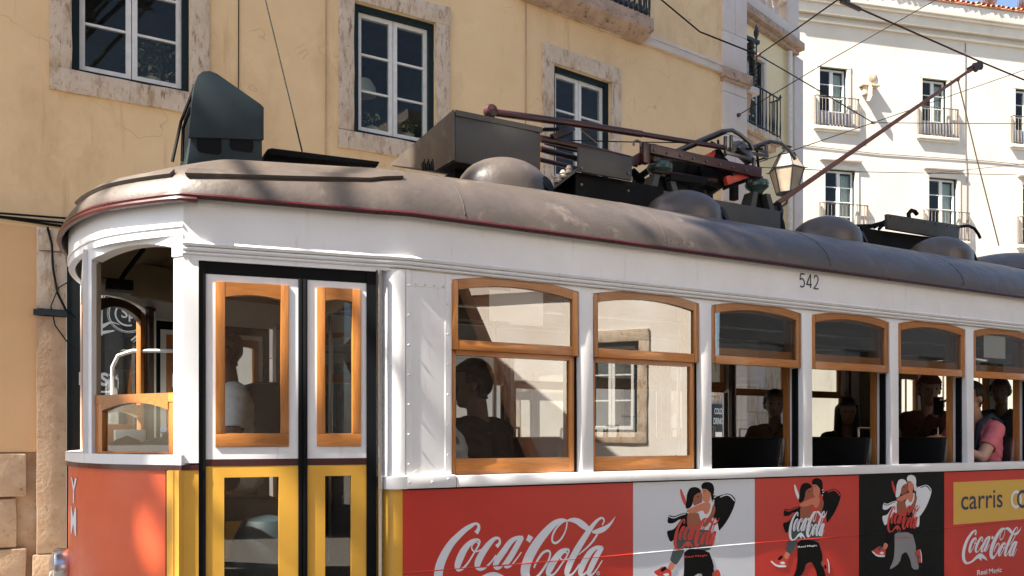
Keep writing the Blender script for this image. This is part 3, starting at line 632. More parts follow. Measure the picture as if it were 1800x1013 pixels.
# round floodlight on a bracket
fl = thing('wall_bracket', 'small bracket with hanging plate and round boss on the white building between its balconies', 'bracket', FD.P(0.4, 0, 13))
MB().fbox(FD, 0.20, 0.85, 0, 0.20, 13.12, 13.19).build('shelf', M['stone'], fl, bevel=0.01)
MB().fprism(FD, [(0.30, 12.85), (0.42, 12.85), (0.42, 13.12), (0.30, 13.12)], 0, 0.16).build('corbel', M['stone'], fl, bevel=0.02)
MB().lathe(FD.P(0.70, 0.0, 13.50), [(0.17, 0), (0.17, 0.02), (0.15, 0.03)], 24, axis=(FD.n[0], FD.n[1], 0)).build('boss', M['stone'], fl, smooth=True)
pl_ = [(0.02, 12.80), (0.09, 12.66), (0.22, 12.60), (0.34, 12.72), (0.34, 12.98), (0.26, 13.11), (0.07, 13.11), (0.02, 13.04)]
MB().add([FD.P(u, d, z) for u in (0.44, 0.465) for d, z in pl_], [tuple(range(8)), tuple(range(15, 7, -1))] + [(i, (i + 1) % 8, 8 + (i + 1) % 8, 8 + i) for i in range(8)]).build('hanging_plate', M['stone'], fl)
MB().tube([FD.P(4.35, 0.02, 8.6), FD.P(4.36, 0.02, 10.7), FD.P(4.28, 0.02, 11.5), FD.P(4.3, 0.02, 15)], 0.012, 5).build('wall_cable', M['iron_rust'], db)
MB().tube([FD.P(-2.5, 0.02, 11.05), FD.P(1.0, 0.02, 10.98), FD.P(5, 0.02, 11.06), FD.P(15, 0.02, 11.0)], 0.012, 5).build('wall_cable', M['iron_rust'], db)
# garden railing and wall beyond the tram's far windows
fe0 = atz(1540, 766, 15.5)
fe = thing('iron_fence', 'grey iron bar fence seen through the rear tram windows', 'fence', (fe0.x, fe0.y, 0))
FE = Fr((fe0.x, fe0.y), R(-8))
MB().fbox(FE, 0, 7, -0.2, 0.0, 0.0, 1.55).build('base_wall', M['stone_clean'], fe)
MB().fbox(FE, 0, 7, -0.12, -0.08, 3.1, 3.15).fbox(FE, 0, 7, -0.12, -0.08, 1.7, 1.74).build('rail', M['iron_rust'], fe)
for k in range(36): MB().fbox(FE, 0.05 + k * 0.19, 0.075 + k * 0.19, -0.11, -0.085, 1.55, 3.2).build('bar', M['iron_rust'], fe)

# ================================================================== the tram
tram = thing('tram', 'white and yellow vintage tram with wooden windows and red advertising panels', 'tram', (4.28, 1.2, 0))
XM, W_ = 4.28, 2.4
def TR(mx=False, my=False):
    if not (mx or my): return None
    return lambda p: ((2 * XM - p[0]) if mx else p[0], (W_ - p[1]) if my else p[1], p[2])
Q = [(-0.003, 1.2), (0.006, 1.04), (0.030, 0.87), (0.072, 0.70), (0.14, 0.525), (0.235, 0.38), (0.335, 0.26), (0.42, 0.167)]
def smooth_front():
    pts = [Vector((q[0], W_ - q[1])) for q in Q[2:0:-1]] + [Vector(q) for q in Q]
    out = []
    for i in range(2, len(pts) - 1):
        p0, p1, p2 = pts[i - 1], pts[i], pts[i + 1]; p3 = pts[i + 2] if i + 2 < len(pts) else p2 + (p2 - p1)
        for k in range(4):
            t = k / 4
            out.append(0.5 * ((2 * p1) + (p2 - p0) * t + (2 * p0 - 5 * p1 + 4 * p2 - p3) * t * t + (3 * p1 - p0 - 3 * p2 + p3) * t ** 3))
    return out + [pts[-1]]
QF = smooth_front()                       # front centre to the front corner post
QS = [Vector(p) for p in ((0.60, 0.137), (0.80, 0.104), (1.0, 0.07), (1.20, 0.036), (1.27, 0.016), (1.36, 0.0), (2.2, 0), (3.2, 0), (4.28, 0))]
half = QF + QS
near = half + [Vector((2 * XM - p.x, p.y)) for p in half[-2::-1]]
loop = near + [Vector((p.x, W_ - p.y)) for p in near[-2:0:-1]]      # closed contour
NQ = len(QF)
def offs(pts, d, closed=False):          # contour moved outward by d
    out = []; n = len(pts)
    for i, p in enumerate(pts):
        a = pts[(i - 1) % n] if (closed or i > 0) else p; b = pts[(i + 1) % n] if (closed or i < n - 1) else p
        t = (b - a).normalized(); out.append(p + Vector((t.y, -t.x)) * d)
    return out
def band(name, pts, z0, z1, d0, d1, m, closed=False, T=None, parent=None, smooth=True, bevel=0):
    """a strip that follows the body contour"""
    a, b = offs(pts, d0, closed), offs(pts, d1, closed)
    if closed: a = a + a[:1]; b = b + b[:1]
    mb = MB(T); n = len(a)
    rows = [[(p.x, p.y, z0) for p in a], [(p.x, p.y, z0) for p in b], [(p.x, p.y, z1) for p in b], [(p.x, p.y, z1) for p in a], [(p.x, p.y, z0) for p in a]]
    mb.grid(rows)
    if not closed:
        for i in (0, n - 1): mb.add([rows[k][i] for k in range(4)], [(0, 1, 2, 3)])
    return mb.build(name, m, parent or tram, smooth=smooth, fix=False, sharp=40)

# --- roof, ceiling, gutter, letterboard
ZG = 2.692; RISE = 0.455
def spine(p, x0=1.30): return Vector((min(max(p.x, x0), 2 * XM - x0), 1.2))
oc = offs(loop, 0.034, True)
def roof_point(p, th, lift=0.0):
    s = spine(p); k = 1 - math.cos(th); q = p + (s - p) * k
    e_ = max(0.0, 1.9 - min(q.x, 2 * XM - q.x)) / 1.9          # the roof falls slightly towards the ends
    return (q.x, q.y, ZG + RISE * (1 - 0.24 * e_) * math.sin(th))
rows = []
for i in range(15):
    th = R(90) * i / 14
    rows.append([roof_point(p, th) for p in oc + oc[:1]])
rf = MB().grid([[(p.x, p.y, ZG - 0.02) for p in oc + oc[:1]]] + rows).build('roof', M['roof'], tram, smooth=True, fix=False, sharp=50)
ic = offs(loop, -0.06, True)
rows = []
for i in range(8):
    th = R(90) * i / 7
    rows.append([(q.x, q.y, 2.60 + 0.43 * math.sin(th)) for q in [p + (spine(p) - p) * (1 - math.cos(th)) for p in ic + ic[:1]]])
MB().grid(rows).build('ceiling', M['cream_int'], tram, smooth=True, fix=False)
gc = offs(loop, 0.037, True)
MB().tube([(p.x, p.y, ZG - 0.006) for p in gc + gc[:1]], 0.010, 6, caps=False).build('gutter', M['maroon'], tram, smooth=True)
fgc = offs([Vector((p.x, W_ - p.y)) for p in QF[:0:-1]] + QF + [Vector((0.475, 0.157))], 0.040)
MB().tube([(p.x, p.y, ZG - 0.026) for p in fgc], 0.013, 8).build('front_gutter', M['maroon'], tram, smooth=True)
MB().fbox(Fr((1.24, 0.03), R(170.5), True), 0.70, 0.775, 0.0, 0.006, 2.652, 2.672).build('gutter_bracket', M['white'], tram)
for my in (False, True):
    _p = QF[-1:] + QS; band('letterboard', _p + [Vector((2 * XM - p.x, p.y)) for p in _p[-2::-1]], 2.475, 2.70, -0.03, 0.0, M['white'], T=TR(False, my))
for mx in (False, True): band('front_letterboard', [Vector((p.x, W_ - p.y)) for p in QF[:0:-1]] + QF, 2.528, 2.70, -0.03, 0.0, M['white'], T=TR(mx, False))
# rain strips on the roof
def rain_strip(i0, i1, t0, t1):
    n_ = i1 - i0; th = [t0 + (t1 - t0) * k / (n_ - 1) for k in range(n_)]
    pts = [Vector(roof_point(p, R(t))) for p, t in zip(oc[i0:i1], th)]; inn = [Vector(roof_point(p, R(t + 4))) for p, t in zip(oc[i0:i1], th)]
    sm = [Vector((spine(p).x - p.x, spine(p).y - p.y, 0)).normalized() * -0.012 for p in oc[i0:i1]]
    up = [p + Vector((s_.x, s_.y, 0.012)) for p, s_ in zip(pts, sm)]; up2 = [p + Vector((s_.x * 0.4, s_.y * 0.4, 0.016)) for p, s_ in zip(inn, sm)]
    mb = MB(); mb.grid([pts, up, up2, inn]); mb.add([pts[0], up[0], up2[0], inn[0]], [(0, 1, 2, 3)]); mb.add([pts[-1], up[-1], up2[-1], inn[-1]], [(0, 1, 2, 3)])
    return mb.build('rain_strip', M['roof'], tram, smooth=True, sharp=30)
rain_strip(7, NQ - 2, 15, 13); rain_strip(NQ - 1, NQ + 6, 12, 26)
for x in (1.62, 2.80, 4.05, 5.35, 6.65):      # welted seams
    MB().tube([(x, 1.2 - 1.234 * math.cos(R(a)), ZG + RISE * math.sin(R(a)) * (1 - 0.24 * max(0, 1.9 - x) / 1.9) - 0.0006) for a in range(3, 178, 5)], 0.0026, 5).build('roof_seam', M['roof_dark'], tram)
FN = Fr((0, 0), 0)                      # near side, outward -Y
FDR = Fr((1.24, 0.03), R(170.5), True)  # door plane
azW = math.atan2(0.70 - 0.167, 0.068 - 0.42)
FW = Fr((0.42, 0.167), azW, True)       # slanted front window
LW = math.hypot(0.70 - 0.167, 0.068 - 0.42)
FC0 = Fr((0.068, 0.70), R(90), True)    # front centre (outward -X)
WX = [1.57 + 0.787 * k for k in range(7)]; WWD = 0.70
def arch(u, u0, u1, zb, rise): return zb + rise * (1 - ((u - (u0 + u1) / 2) / ((u1 - u0) / 2)) ** 2)
def lin(a, b, n): return [a + (b - a) * k / n for k in range(n + 1)]

def sash(fr, u0, u1, z0, z1, rise, d0, d1, side, top, bot, name, T, glass, raised=False, parent=tram, wd='wood'):
    """wooden sash with arched head (rise > 0) and its pane"""
    us = lin(u0 + side, u1 - side, 10)
    w = MB(T)
    lo = [(u, arch(u, u0 + side, u1 - side, z1 - top, rise)) for u in us]; hi = [(u, arch(u, u0, u1, z1, rise)) for u in us]
    w.fstrip(fr, lo, hi, d0, d1)
    o = w.build(name, M[wd], parent, smooth=False)
    MB(T).fbox(fr, u0 + side, u1 - side, d0, d1, z0, z0 + bot).build('bottom_rail', M['wood'], o, bevel=0.002)
    for a, b in ((u0, u0 + side), (u1 - side, u1)):
        s = MB(T); s.fprism(fr, [(a, z0), (b, z0), (b, arch(b, u0, u1, z1, rise)), (a, arch(a, u0, u1, z1, rise))], d0 + 0.0015, d1 - 0.0015 if d1 > d0 else d1)
        s.build('stile', M['wood_side'], o, bevel=0.003)
    g = MB(T); dm = (d0 + d1) / 2
    g.grid([[fr.P(u, dm, z0 + bot) for u in us], [fr.P(u, dm, z) for u, z in lo]])
    g.build('pane', M[glass], o, fix=False)
    return o
def side_window(k, T, opened, far=False):
    u0 = WX[k]; u1 = u0 + WWD
    up = sash(FN, u0, u1, 2.093, 2.415, 0.035, -0.036, -0.006, 0.034, 0.04, 0.046, 'upper_sash', T, 'glass')
    if opened: sash(FN, u0 + 0.012, u1 - 0.012, 2.112, 2.40, 0.03, -0.066, -0.038, 0.03, 0.03, 0.075, 'raised_sash', T, 'glass')
    else: sash(FN, u0 + 0.004, u1 - 0.006, 1.503, 2.10, 0.0, -0.066, -0.034, 0.03, 0.03, 0.078, 'lower_sash', T, 'glass')
    ch = MB(T); ch.fbox(FN, u1 - 0.006, u1 + 0.004, -0.072, -0.032, 1.505, 2.09)
    ch.build('sash_channel', M['black'], tram)
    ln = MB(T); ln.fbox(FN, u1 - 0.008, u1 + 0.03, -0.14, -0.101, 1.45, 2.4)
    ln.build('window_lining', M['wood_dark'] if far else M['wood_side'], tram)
def body_side(my):
    T = TR(False, my); nm = 0.0
    # header board with arched lower edges, pillars, rail, lower panel
    h = MB(T)
    us = [1.33]; 
    for k in range(7):
        a = WX[k] - 0.001; b = a + WWD + 0.002; uu = lin(a, b, 10)
        h.fstrip(FN, [(u, arch(u, a, b, 2.416, 0.035)) for u in uu], [(u, 2.476) for u in uu], -0.034, -0.003)
        nb = WX[k + 1] if k < 6 else 7.23
        h.fbox(FN, b, nb, -0.034, -0.003, 2.40, 2.476)
    h.fbox(FN, 1.33, WX[0], -0.034, -0.003, 2.40, 2.476)
    h.build('window_header', M['white'], tram)
    for k in range(6):
        a, b = WX[k] + WWD + 0.002, WX[k + 1] - 0.002
        p = MB(T); p.hexa([FN.P(a + 0.006, -0.10, 1.49), FN.P(b, -0.10, 1.49), FN.P(b, 0.004, 1.49), FN.P(a + 0.012, 0.004, 1.49), FN.P(a, -0.10, 2.42), FN.P(b, -0.10, 2.42), FN.P(b, -0.001, 2.42), FN.P(a, -0.001, 2.42)])
        p.build('pillar', M['white'], tram, bevel=0.004)
    for a, b in ((1.33, WX[0] - 0.002), (WX[6] + WWD + 0.002, 7.23)):
        MB(T).fbox(FN, a, b, -0.06, -0.004, 1.48, 2.41).build('blank_panel', M['white'], tram)
    MB(T).fbox(FN, 1.585, 6.975, -0.05, 0.018, 1.4505, 1.504).build('window_rail', M['white'], tram, bevel=0.006)
    MB(T).fbox(FN, 1.335, 1.582, -0.05, 0.021, 1.450, 1.508).build('window_rail', M['white'], tram, bevel=0.006)
    MB(T).fbox(FN, 6.978, 7.225, -0.05, 0.021, 1.450, 1.508).build('window_rail', M['white'], tram, bevel=0.006)
    MB(T).fbox(FN, 1.32, 7.24, -0.05, -0.006, 0.40, 1.443).build('side_panel', M['yellow'], tram)
    MB(T).fbox(FN, 1.32, 7.24, -0.05, -0.002, 1.4432, 1.4502).build('rail_seal', M['black'], tram)
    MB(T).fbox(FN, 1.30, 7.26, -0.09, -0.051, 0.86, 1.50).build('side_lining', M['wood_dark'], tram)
    # moulding below the letterboard
    mo = MB(T)
    pts = QF[-1:] + QS
    pts = pts + [Vector((2 * XM - p.x, p.y)) for p in pts[-2::-1]]
    for zc, r in ((2.492, 0.012), (2.470, 0.009), (2.452, 0.006)):
        o_ = offs(pts, r * 0.55)
        mo.tube([(p.x, p.y, zc) for p in o_], r, 6)
    mo.build('moulding', M['white'], tram, smooth=True)
    for zc, r, dd in ((2.4445, 0.0035, 0.001), (2.481, 0.0022, 0.008)): MB(T).tube([(p.x, p.y, zc + 0.0015 * math.sin(p.x * 7)) for p in offs(pts[5:-5], dd)], r, 5).build('moulding_joint', M['grime'], tram)
    band('platform_head', QF[-1:] + QS[:6], 2.432, 2.48, -0.03, 0.0, M['white'], T=T)
    for k in range(7): side_window(k, T, opened=(k >= 2) if not my else (k in (1, 3, 4)), far=my)
body_side(False); body_side(True)

# --- strips and screws on the blank panel
for a in (1.342, 1.535):
    MB().fbox(FN, a, a + 0.026, -0.004, -0.0015, 1.508, 2.45).build('cover_strip', M['white'], tram)
MB().fbox(FN, 1.37, 1.533, -0.004, -0.002, 2.37, 2.45).build('cover_plate', M['white'], tram)
scm = None
for x, z in [(1.355, 1.56 + 0.135 * k) for k in range(7)] + [(1.548, 1.60 + 0.14 * k) for k in range(6)] + [(1.39 + 0.045 * k, 2.38) for k in range(4)] + [(1.38, 1.525), (1.46, 1.478), (1.54, 1.49), (1.35, 1.478), (1.39, 1.53), (1.53, 1.53)]:
    if scm is None:
        t = MB().lathe((0, 0, 0), [(0.005, 0), (0.005, 0.002), (0.002, 0.003)], 8, axis=(0, -1, 0)); scm = bpy.data.meshes.new('screw'); scm.from_pydata([tuple(q) for q in t.v], [], t.f); scm.materials.append(M['screw'])
    o = link('screw', scm, tram); o.location = (x, -0.001 if z < 1.5 else -0.0015, z); o.location.y = -0.0215 if z < 1.5 else 0.0005

# --- the four platform quarters
def quarter(mx, my, detail=True):
    T = TR(mx, my)
    # rounded corner post next to the saloon
    for z0, z1, m in ((0.40, 1.452, 'yellow'), (1.452, 2.44, 'white')):
        mb = MB(T); r = 0.075 if z0 < 1 else 0.078; cx, cy = 1.325, 0.078
        rows = [[(cx - r * math.cos(R(90 * k / 10)), cy - r * math.sin(R(90 * k / 10)), z) for k in range(11)] for z in (z0, z1)]
        for row in rows: row.insert(0, (cx - r, cy + 0.10, row[0][2])); row.append((cx + 0.012, cy - r, row[0][2]))
        mb.grid(rows); mb.build('corner_post', M[m], tram, smooth=True, fix=False)
    mb = MB(T)
    rows = [[(1.325 - rr * math.cos(R(90 * k / 8)), 0.078 - rr * math.sin(R(90 * k / 8)), z) for k in range(9)] + [(1.345, 0.078 - rr, z)] for rr, z in ((0.078, 1.448), (0.098, 1.450), (0.099, 1.505), (0.078, 1.508))]
    mb.grid(rows); mb.build('rail_end', M['white'], tram, smooth=True, fix=False)
    MB(T).tube([FDR.P(0.012, 0.012, 0.45), FDR.P(0.012, 0.012, 2.43)], 0.009, 8).build('chrome_strip', M['chrome'], tram, smooth=True)
    # black door frame
    b = MB(T)
    b.fbox(FDR, 0.026, 0.070, -0.05, -0.004, 0.45, 2.425); b.fbox(FDR, 0.744, 0.772, -0.05, -0.004, 0.45, 2.425)
    b.fbox(FDR, 0.070, 0.744, -0.05, -0.008, 2.372, 2.425)
    b.build('door_frame', M['black'], tram)
    b = MB(T); b.fbox(FDR, 0.327, 0.3455, -0.045, -0.002, 0.45, 2.375); b.fbox(FDR, 0.3475, 0.366, -0.045, -0.002, 0.45, 2.375); b.build('door_seal', M['black'], tram, bevel=0.004)
    MB(T).fbox(FDR, 0.03, 0.775, -0.05, 0.004, 2.425, 2.436).build('door_head', M['white'], tram)
    for (a, e, wa, we, ga, ge, la, le) in ((0.366, 0.745, 0.406, 0.706, 0.440, 0.667, 0.448, 0.671), (0.070, 0.327, 0.095, 0.287, 0.133, 0.251, 0.137, 0.251)):
        wz0, wz1, gz0, gz1 = 1.642, 2.342, 1.700, 2.292
        d = MB(T); d0, d1 = -0.04, -0.010
        d.fbox(FDR, a, wa, d0, d1, 1.59, 2.376); d.fbox(FDR, we, e, d0, d1, 1.59, 2.376); d.fbox(FDR, wa, we, d0, d1, wz1, 2.376); d.fbox(FDR, wa, we, d0, d1, 1.59, wz0)
        leaf = d.build('door', M['white'], tram)
        MB(T).fbox(FDR, a, e, d0, d1 + 0.001, 1.560, 1.590).build('door_band', M['maroon_dark'], leaf)
        y = MB(T)
        y.fbox(FDR, a, la, d0, d1, 0.48, 1.56); y.fbox(FDR, le, e, d0, d1, 0.48, 1.56); y.fbox(FDR, la, le, d0, d1, 1.512, 1.56); y.fbox(FDR, la, le, d0, d1, 0.48, 0.62)
        y.build('door_lower', M['yellow'], leaf)
        if my: MB(T).fbox(FDR, la, le, -0.035, -0.02, 0.62, 1.512).build('lower_panel', M['yellow'], leaf)
        else: MB(T).fquad(FDR, la, le, -0.03, 0.62, 1.512).build('lower_pane', M['cabglass'], leaf, fix=False)
        wd = MB(T); us = lin(ga, ge, 8); rs = 0.014 if a > 0.3 else 0.008
        MB(T).fbox(FDR, wa, we, d0, d1 + 0.006, wz0, gz0).build('wooden_rail', M['wood'], leaf, bevel=0.002)
        wd.fstrip(FDR, [(u, arch(u, ga, ge, gz1 - rs, rs)) for u in us], [(u, wz1) for u in us], d0, d1 + 0.006)
        wf = wd.build('wooden_frame', M['wood'], leaf)
        ws = MB(T); ws.fbox(FDR, wa, ga, d0, d1 + 0.007, gz0, wz1); ws.fbox(FDR, ge, we, d0, d1 + 0.007, gz0, wz1); ws.build('wooden_stile', M['wood_side'], leaf, bevel=0.003)
        g = MB(T); g.grid([[FDR.P(u, -0.03, gz0) for u in us], [FDR.P(u, -0.03, arch(u, ga, ge, gz1 - rs, rs)) for u in us]]); g.build('upper_pane', M['cabglass'], leaf, fix=False)
    # front corner post: door-side face, and the slanted-window face
    p = MB(T)
    p.fbox(FDR, 0.772, 0.832, -0.06, 0.0, 1.575, 2.478); p.build('corner_post', M['white'], tram)
    p = MB(T); p.fbox(FW, 0.001, 0.060, -0.05, 0.0, 1.61, 2.5); p.build('corner_post', M['white'], tram)
    MB(T).fbox(FDR, 0.772, 0.832, -0.06, 0.0, 0.45, 1.545).build('corner_post', M['yellow'], tram)
    MB(T).fbox(FW, 0.001, 0.075, -0.05, 0.022, 0.45, 1.545).fbox(FW, 0.03, 0.036, 0.022, 0.025, 0.45, 1.545).build('corner_post', M['yellow'], tram)
    MB(T).fbox(FDR, 0.772, 0.834, -0.06, 0.003, 1.545, 1.567).build('belt_strip', M['maroon'], tram)
    # slanted window: left post, arched head, half sash
    wl0, wl1 = 0.060, LW - 0.045
    h = MB(T); us = lin(wl0, wl1, 12)
    h.fstrip(FW, [(u, arch(u, wl0, wl1, 2.480, 0.036)) for u in us], [(u, 2.56) for u in us], -0.05, 0.008)
    h.build('window_head', M['white'], tram)
    MB(T).fbox(FW, wl1, LW + 0.01, -0.02, 0.004, 1.61, 2.53).build('front_post', M['white'], tram)
    MB(T).fbox(FW, wl1 - 0.004, wl1 + 0.03, -0.040, -0.021, 1.61, 2.47).build('post_lining', M['cream_int'], tram)
    if my: sash(FW, wl0 + 0.003, wl1 - 0.003, 1.87, 2.455, 0.05, -0.045, -0.012, 0.05, 0.05, 0.01, 'front_sash', T, 'cabglass', wd='wood_dark')
    if True:
        sash(FW, wl0 + 0.003, wl1 - 0.003, 1.612, 1.835, 0.0, -0.045, -0.012, 0.045, 0.0, 0.008, 'half_sash', T, 'cabglass')
        cr = MB(T); ug = lin(wl0 + 0.048, wl1 - 0.048, 10)
        cr.fstrip(FW, [(u, arch(u, ug[0], ug[-1], 1.800, 0.034)) for u in ug], [(u, 1.872) for u in ug], -0.045, -0.010)
        cr.build('sash_head', M['wood'], tram)
        for a, b_ in ((wl0 + 0.003, wl0 + 0.048), (wl1 - 0.048, wl1 - 0.003)): MB(T).fbox(FW, a, b_, -0.044, -0.0105, 1.834, 1.872).build('sash_head', M['wood'], tram)
    MB(T).fbox(FW, 0.0, 0.063, -0.05, 0.006, 2.44, 2.53).build('post_cap', M['white'], tram)
    MB(T).fbox(FW, -0.01, 0.070, -0.075, -0.051, 1.6, 2.5).build('post_lining', M['wood_dark'], tram)
for mx in (False, True):
    for my in (False, True): quarter(mx, my)
    T = TR(mx, False)
    full = [Vector((p.x, W_ - p.y)) for p in QF[:0:-1]] + QF
    band('front_rail', full, 1.567, 1.610, -0.06, 0.014, M['white'], T=T)
    band('belt_strip', full, 1.545, 1.567, -0.05, 0.012, M['maroon'], T=T)
    cut = [p for p in full if (p - Vector((0.42, 0.167))).length > 0.07 and (p - Vector((0.42, W_ - 0.167))).length > 0.07]
    band('front_panel', cut, 0.45, 1.545, -0.04, 0.0, M['redad_sunlit'], T=T)
    # centre window
    MB(T).fbox(FC0, -0.02, 0.07, -0.05, 0.012, 1.61, 2.53).fbox(FC0, 0.93, 1.02, -0.05, 0.012, 1.61, 2.53).fbox(FC0, 0.07, 0.93, -0.04, 0.012, 2.42, 2.53).build('centre_window_frame', M['white'], tram)
    wf = MB(T).fbox(FC0, 0.07, 0.12, -0.03, 0.005, 1.61, 2.42).fbox(FC0, 0.88, 0.93, -0.03, 0.005, 1.61, 2.42).fbox(FC0, 0.12, 0.88, -0.03, 0.005, 2.36, 2.42).fbox(FC0, 0.12, 0.88, -0.03, 0.005, 1.61, 1.67).build('centre_window_sash', M['wood_side'], tram)
    MB(T).fquad(FC0, 0.12, 0.88, -0.012, 1.67, 2.36).build('pane', M['cabglass'], wf, fix=False)
    band('front_trim', full, 2.562, 2.572, 0.0, 0.006, M['white'], T=T)
    # headlamp low on the front
    hl = MB(T).lathe((-0.02, 1.2, 1.02), [(0.10, -0.02), (0.11, 0.03), (0.105, 0.045), (0.095, 0.05)], 24, axis=(-1, 0, 0)).build('headlamp', M['chrome'], tram, smooth=True)
    MB(T).lathe((-0.068, 1.2, 1.02), [(0.095, 0), (0.07, 0.015), (0.03, 0.02)], 24, axis=(-1, 0, 0)).build('lens', M['headlight'], hl, smooth=True)
    for yy in (0.62,):
        sl_ = MB(T).lathe((0.055, yy, 0.98), [(0.075, -0.02), (0.08, 0.03), (0.07, 0.05)], 20, axis=(-0.9, -0.35, 0)).build('side_lamp', M['chrome'], tram, smooth=True)
        MB(T).lathe((0.01, yy - 0.018, 0.98), [(0.065, 0), (0.04, 0.015), (0.01, 0.02)], 20, axis=(-0.9, -0.35, 0)).build('lens', M['redad'], sl_, smooth=True)
# white lettering wrapped round the nose of the front panel
nose = [p for p in offs(QF, 0.003)]
def on_nose(s, z):                     # s = metres along the contour from the centre of the nose
    acc = 0
    for a, b in zip(nose, nose[1:]):
        l = (b - a).length
        if acc + l >= s: q = a + (b - a) * ((s - acc) / l); return (q.x, q.y, z)
        acc += l
    return (nose[-1].x, nose[-1].y, z)
for body, s0, s1, z0, z1 in (('Y', 0.21, 0.36, 1.37, 1.49), ('M', 0.20, 0.345, 1.22, 1.35)):
    v, f = text_mesh(body, 0.015); mn, mx_ = v.min(0), v.max(0)
    MB().add([on_nose(s0 + (p[0] - mn[0]) / (mx_[0] - mn[0]) * (s1 - s0), z0 + (p[1] - mn[1]) / (mx_[1] - mn[1]) * (z1 - z0)) for p in v], f).build('nose_lettering', M['ink_white'], tram, fix=False)

# --- underframe and wheels (below the frame of the picture)
MB().box(0.5, 8.06, 0.25, 2.15, 0.32, 0.45).build('underframe', M['black'], tram)
for x in (3.2, 5.36):
    for y in (0.72, 1.62):
        wl = MB().lathe((x, y, 0.34), [(0.30, 0), (0.34, 0.01), (0.34, 0.09), (0.37, 0.095), (0.37, 0.12), (0.3, 0.12)], 28, axis=(0, 1, 0)).build('wheel', M['gun'], tram, smooth=True)
# --- interior
MB().box(0.12, 8.44, 0.10, 2.30, 0.80, 0.86).build('floor', M['floor_int'], tram)
for x in (1.33, 7.23):
    MB().box(x - 0.02, x + 0.02, 0.09, 0.55, 0.86, 2.62).box(x - 0.02, x + 0.02, 1.85, 2.31, 0.86, 2.62).box(x - 0.02, x + 0.02, 0.55, 1.85, 2.40, 2.72).build('bulkhead', M['cream_int'], tram)
for k in range(-1, 5):
    x = 2.96 + 0.787 * k
    for y0 in (0.13, 1.42):
        st = MB()
        st.hexa([(x - 0.02, y0, 1.22), (x + 0.03, y0, 1.22), (x + 0.03, y0 + 0.85, 1.22), (x - 0.02, y0 + 0.85, 1.22), (x + 0.05, y0, 1.68), (x + 0.09, y0, 1.68), (x + 0.09, y0 + 0.85, 1.68), (x + 0.05, y0 + 0.85, 1.68)])
        so = st.build('seat', M['seat'], tram, bevel=0.018)
        MB().box(x - 0.46, x - 0.02, y0, y0 + 0.85, 1.18, 1.27).box(x - 0.40, x - 0.08, y0 + 0.1, y0 + 0.75, 0.86, 1.18).build('cushion', M['seat'], so, bevel=0.02)
        MB().beam((x + 0.028, y0 - 0.008, 1.42), (x + 0.075, y0 - 0.008, 1.67), 0.012, 0.024).build('edge_strip', M['chrome'], so)
        MB().beam((x - 0.005, y0 - 0.008, 1.23), (x + 0.028, y0 - 0.008, 1.42), 0.012, 0.024).build('edge_wood', M['wood_side'], so)
        MB().tube([(x + 0.07, y0 + 0.60, 1.67), (x + 0.072, y0 + 0.60, 1.75), (x + 0.072, y0 + 0.72, 1.75), (x + 0.07, y0 + 0.72, 1.67)], 0.010, 6).build('grab_handle', M['chrome'], so, smooth=True)
for x, y in ((3.72, 0.98), (5.3, 1.42), (1.5, 0.62), (1.5, 1.78), (2.3, 1.0)):
    MB().tube([(x, y, 0.86), (x, y, 2.95)], 0.014, 8).build('stanchion', M['chrome'], tram, smooth=True)
for y in (0.85, 1.55): MB().tube([(1.4, y, 2.45), (7.1, y, 2.45)], 0.012, 6).build('grab_rail', M['chrome'], tram, smooth=True)
for x in (2.6, 3.6, 4.6): MB().box(x, x + 0.6, 1.1, 1.3, 2.98, 3.02).build('ceiling_lamp', M['paper'], tram)
# cab fittings
MB().box(0.16, 0.62, 1.55, 2.05, 0.86, 1.45).build('control_desk', M['eqgrey'], tram, bevel=0.02)
MB().lathe((0.42, 0.95, 0.86), [(0.12, 0), (0.13, 0.55), (0.15, 0.70), (0.14, 0.78), (0.06, 0.82)], 20).build('controller', M['eqgrey'], tram, smooth=True)
MB().tube([(0.42, 0.95, 1.68), (0.42, 0.85, 1.70), (0.40, 0.78, 1.72)], 0.016, 8).build('controller_handle', M['chrome'], tram, smooth=True)
MB().box(0.14, 0.50, 0.55, 1.75, 1.56, 1.60).build('dash_shelf', M['cream_int'], tram, bevel=0.01)
MB().lathe((0.24, 0.75, 1.60), [(0.09, 0), (0.09, 0.03), (0.05, 0.07), (0.0, 0.09)], 16).build('gong', M['rust'], tram, smooth=True)
MB().box(0.20, 0.34, 1.0, 1.15, 1.60, 1.72).build('ticket_machine', M['paper'], tram, bevel=0.008)
MB().box(0.17, 0.30, 1.28, 1.42, 1.60, 1.75).build('dash_box', M['ink_orange'], tram, bevel=0.008)
MB().hexa([(0.20, 1.95, 2.54), (0.75, 2.2, 2.54), (0.75, 2.26, 2.54), (0.15, 2.0, 2.54), (0.20, 1.90, 2.74), (0.75, 2.15, 2.74), (0.75, 2.24, 2.76), (0.15, 1.98, 2.76)]).build('cab_panel', M['cream_int'], tram, bevel=0.01)
cmx = MB().box(0.17, 0.30, 1.25, 1.36, 2.45, 2.51).build('cab_camera', M['black'], tram, bevel=0.012)
MB().tube([(0.24, 1.31, 2.51), (0.26, 1.30, 2.55), (0.35, 1.25, 2.68)], 0.012, 6).build('camera_arm', M['black'], tram, smooth=True)
MB().tube([(0.62, 2.02, 2.22), (0.35, 2.16, 2.22), (0.27, 2.2, 2.19), (0.24, 2.22, 2.12), (0.24, 2.22, 1.9), (0.16, 2.26, 1.75)], 0.012, 8).build('mirror_arm', M['white'], tram, smooth=True)
MB().box(0.25, 0.40, 2.19, 2.22, 1.86, 2.10).build('mirror', M['black'], tram, bevel=0.01)
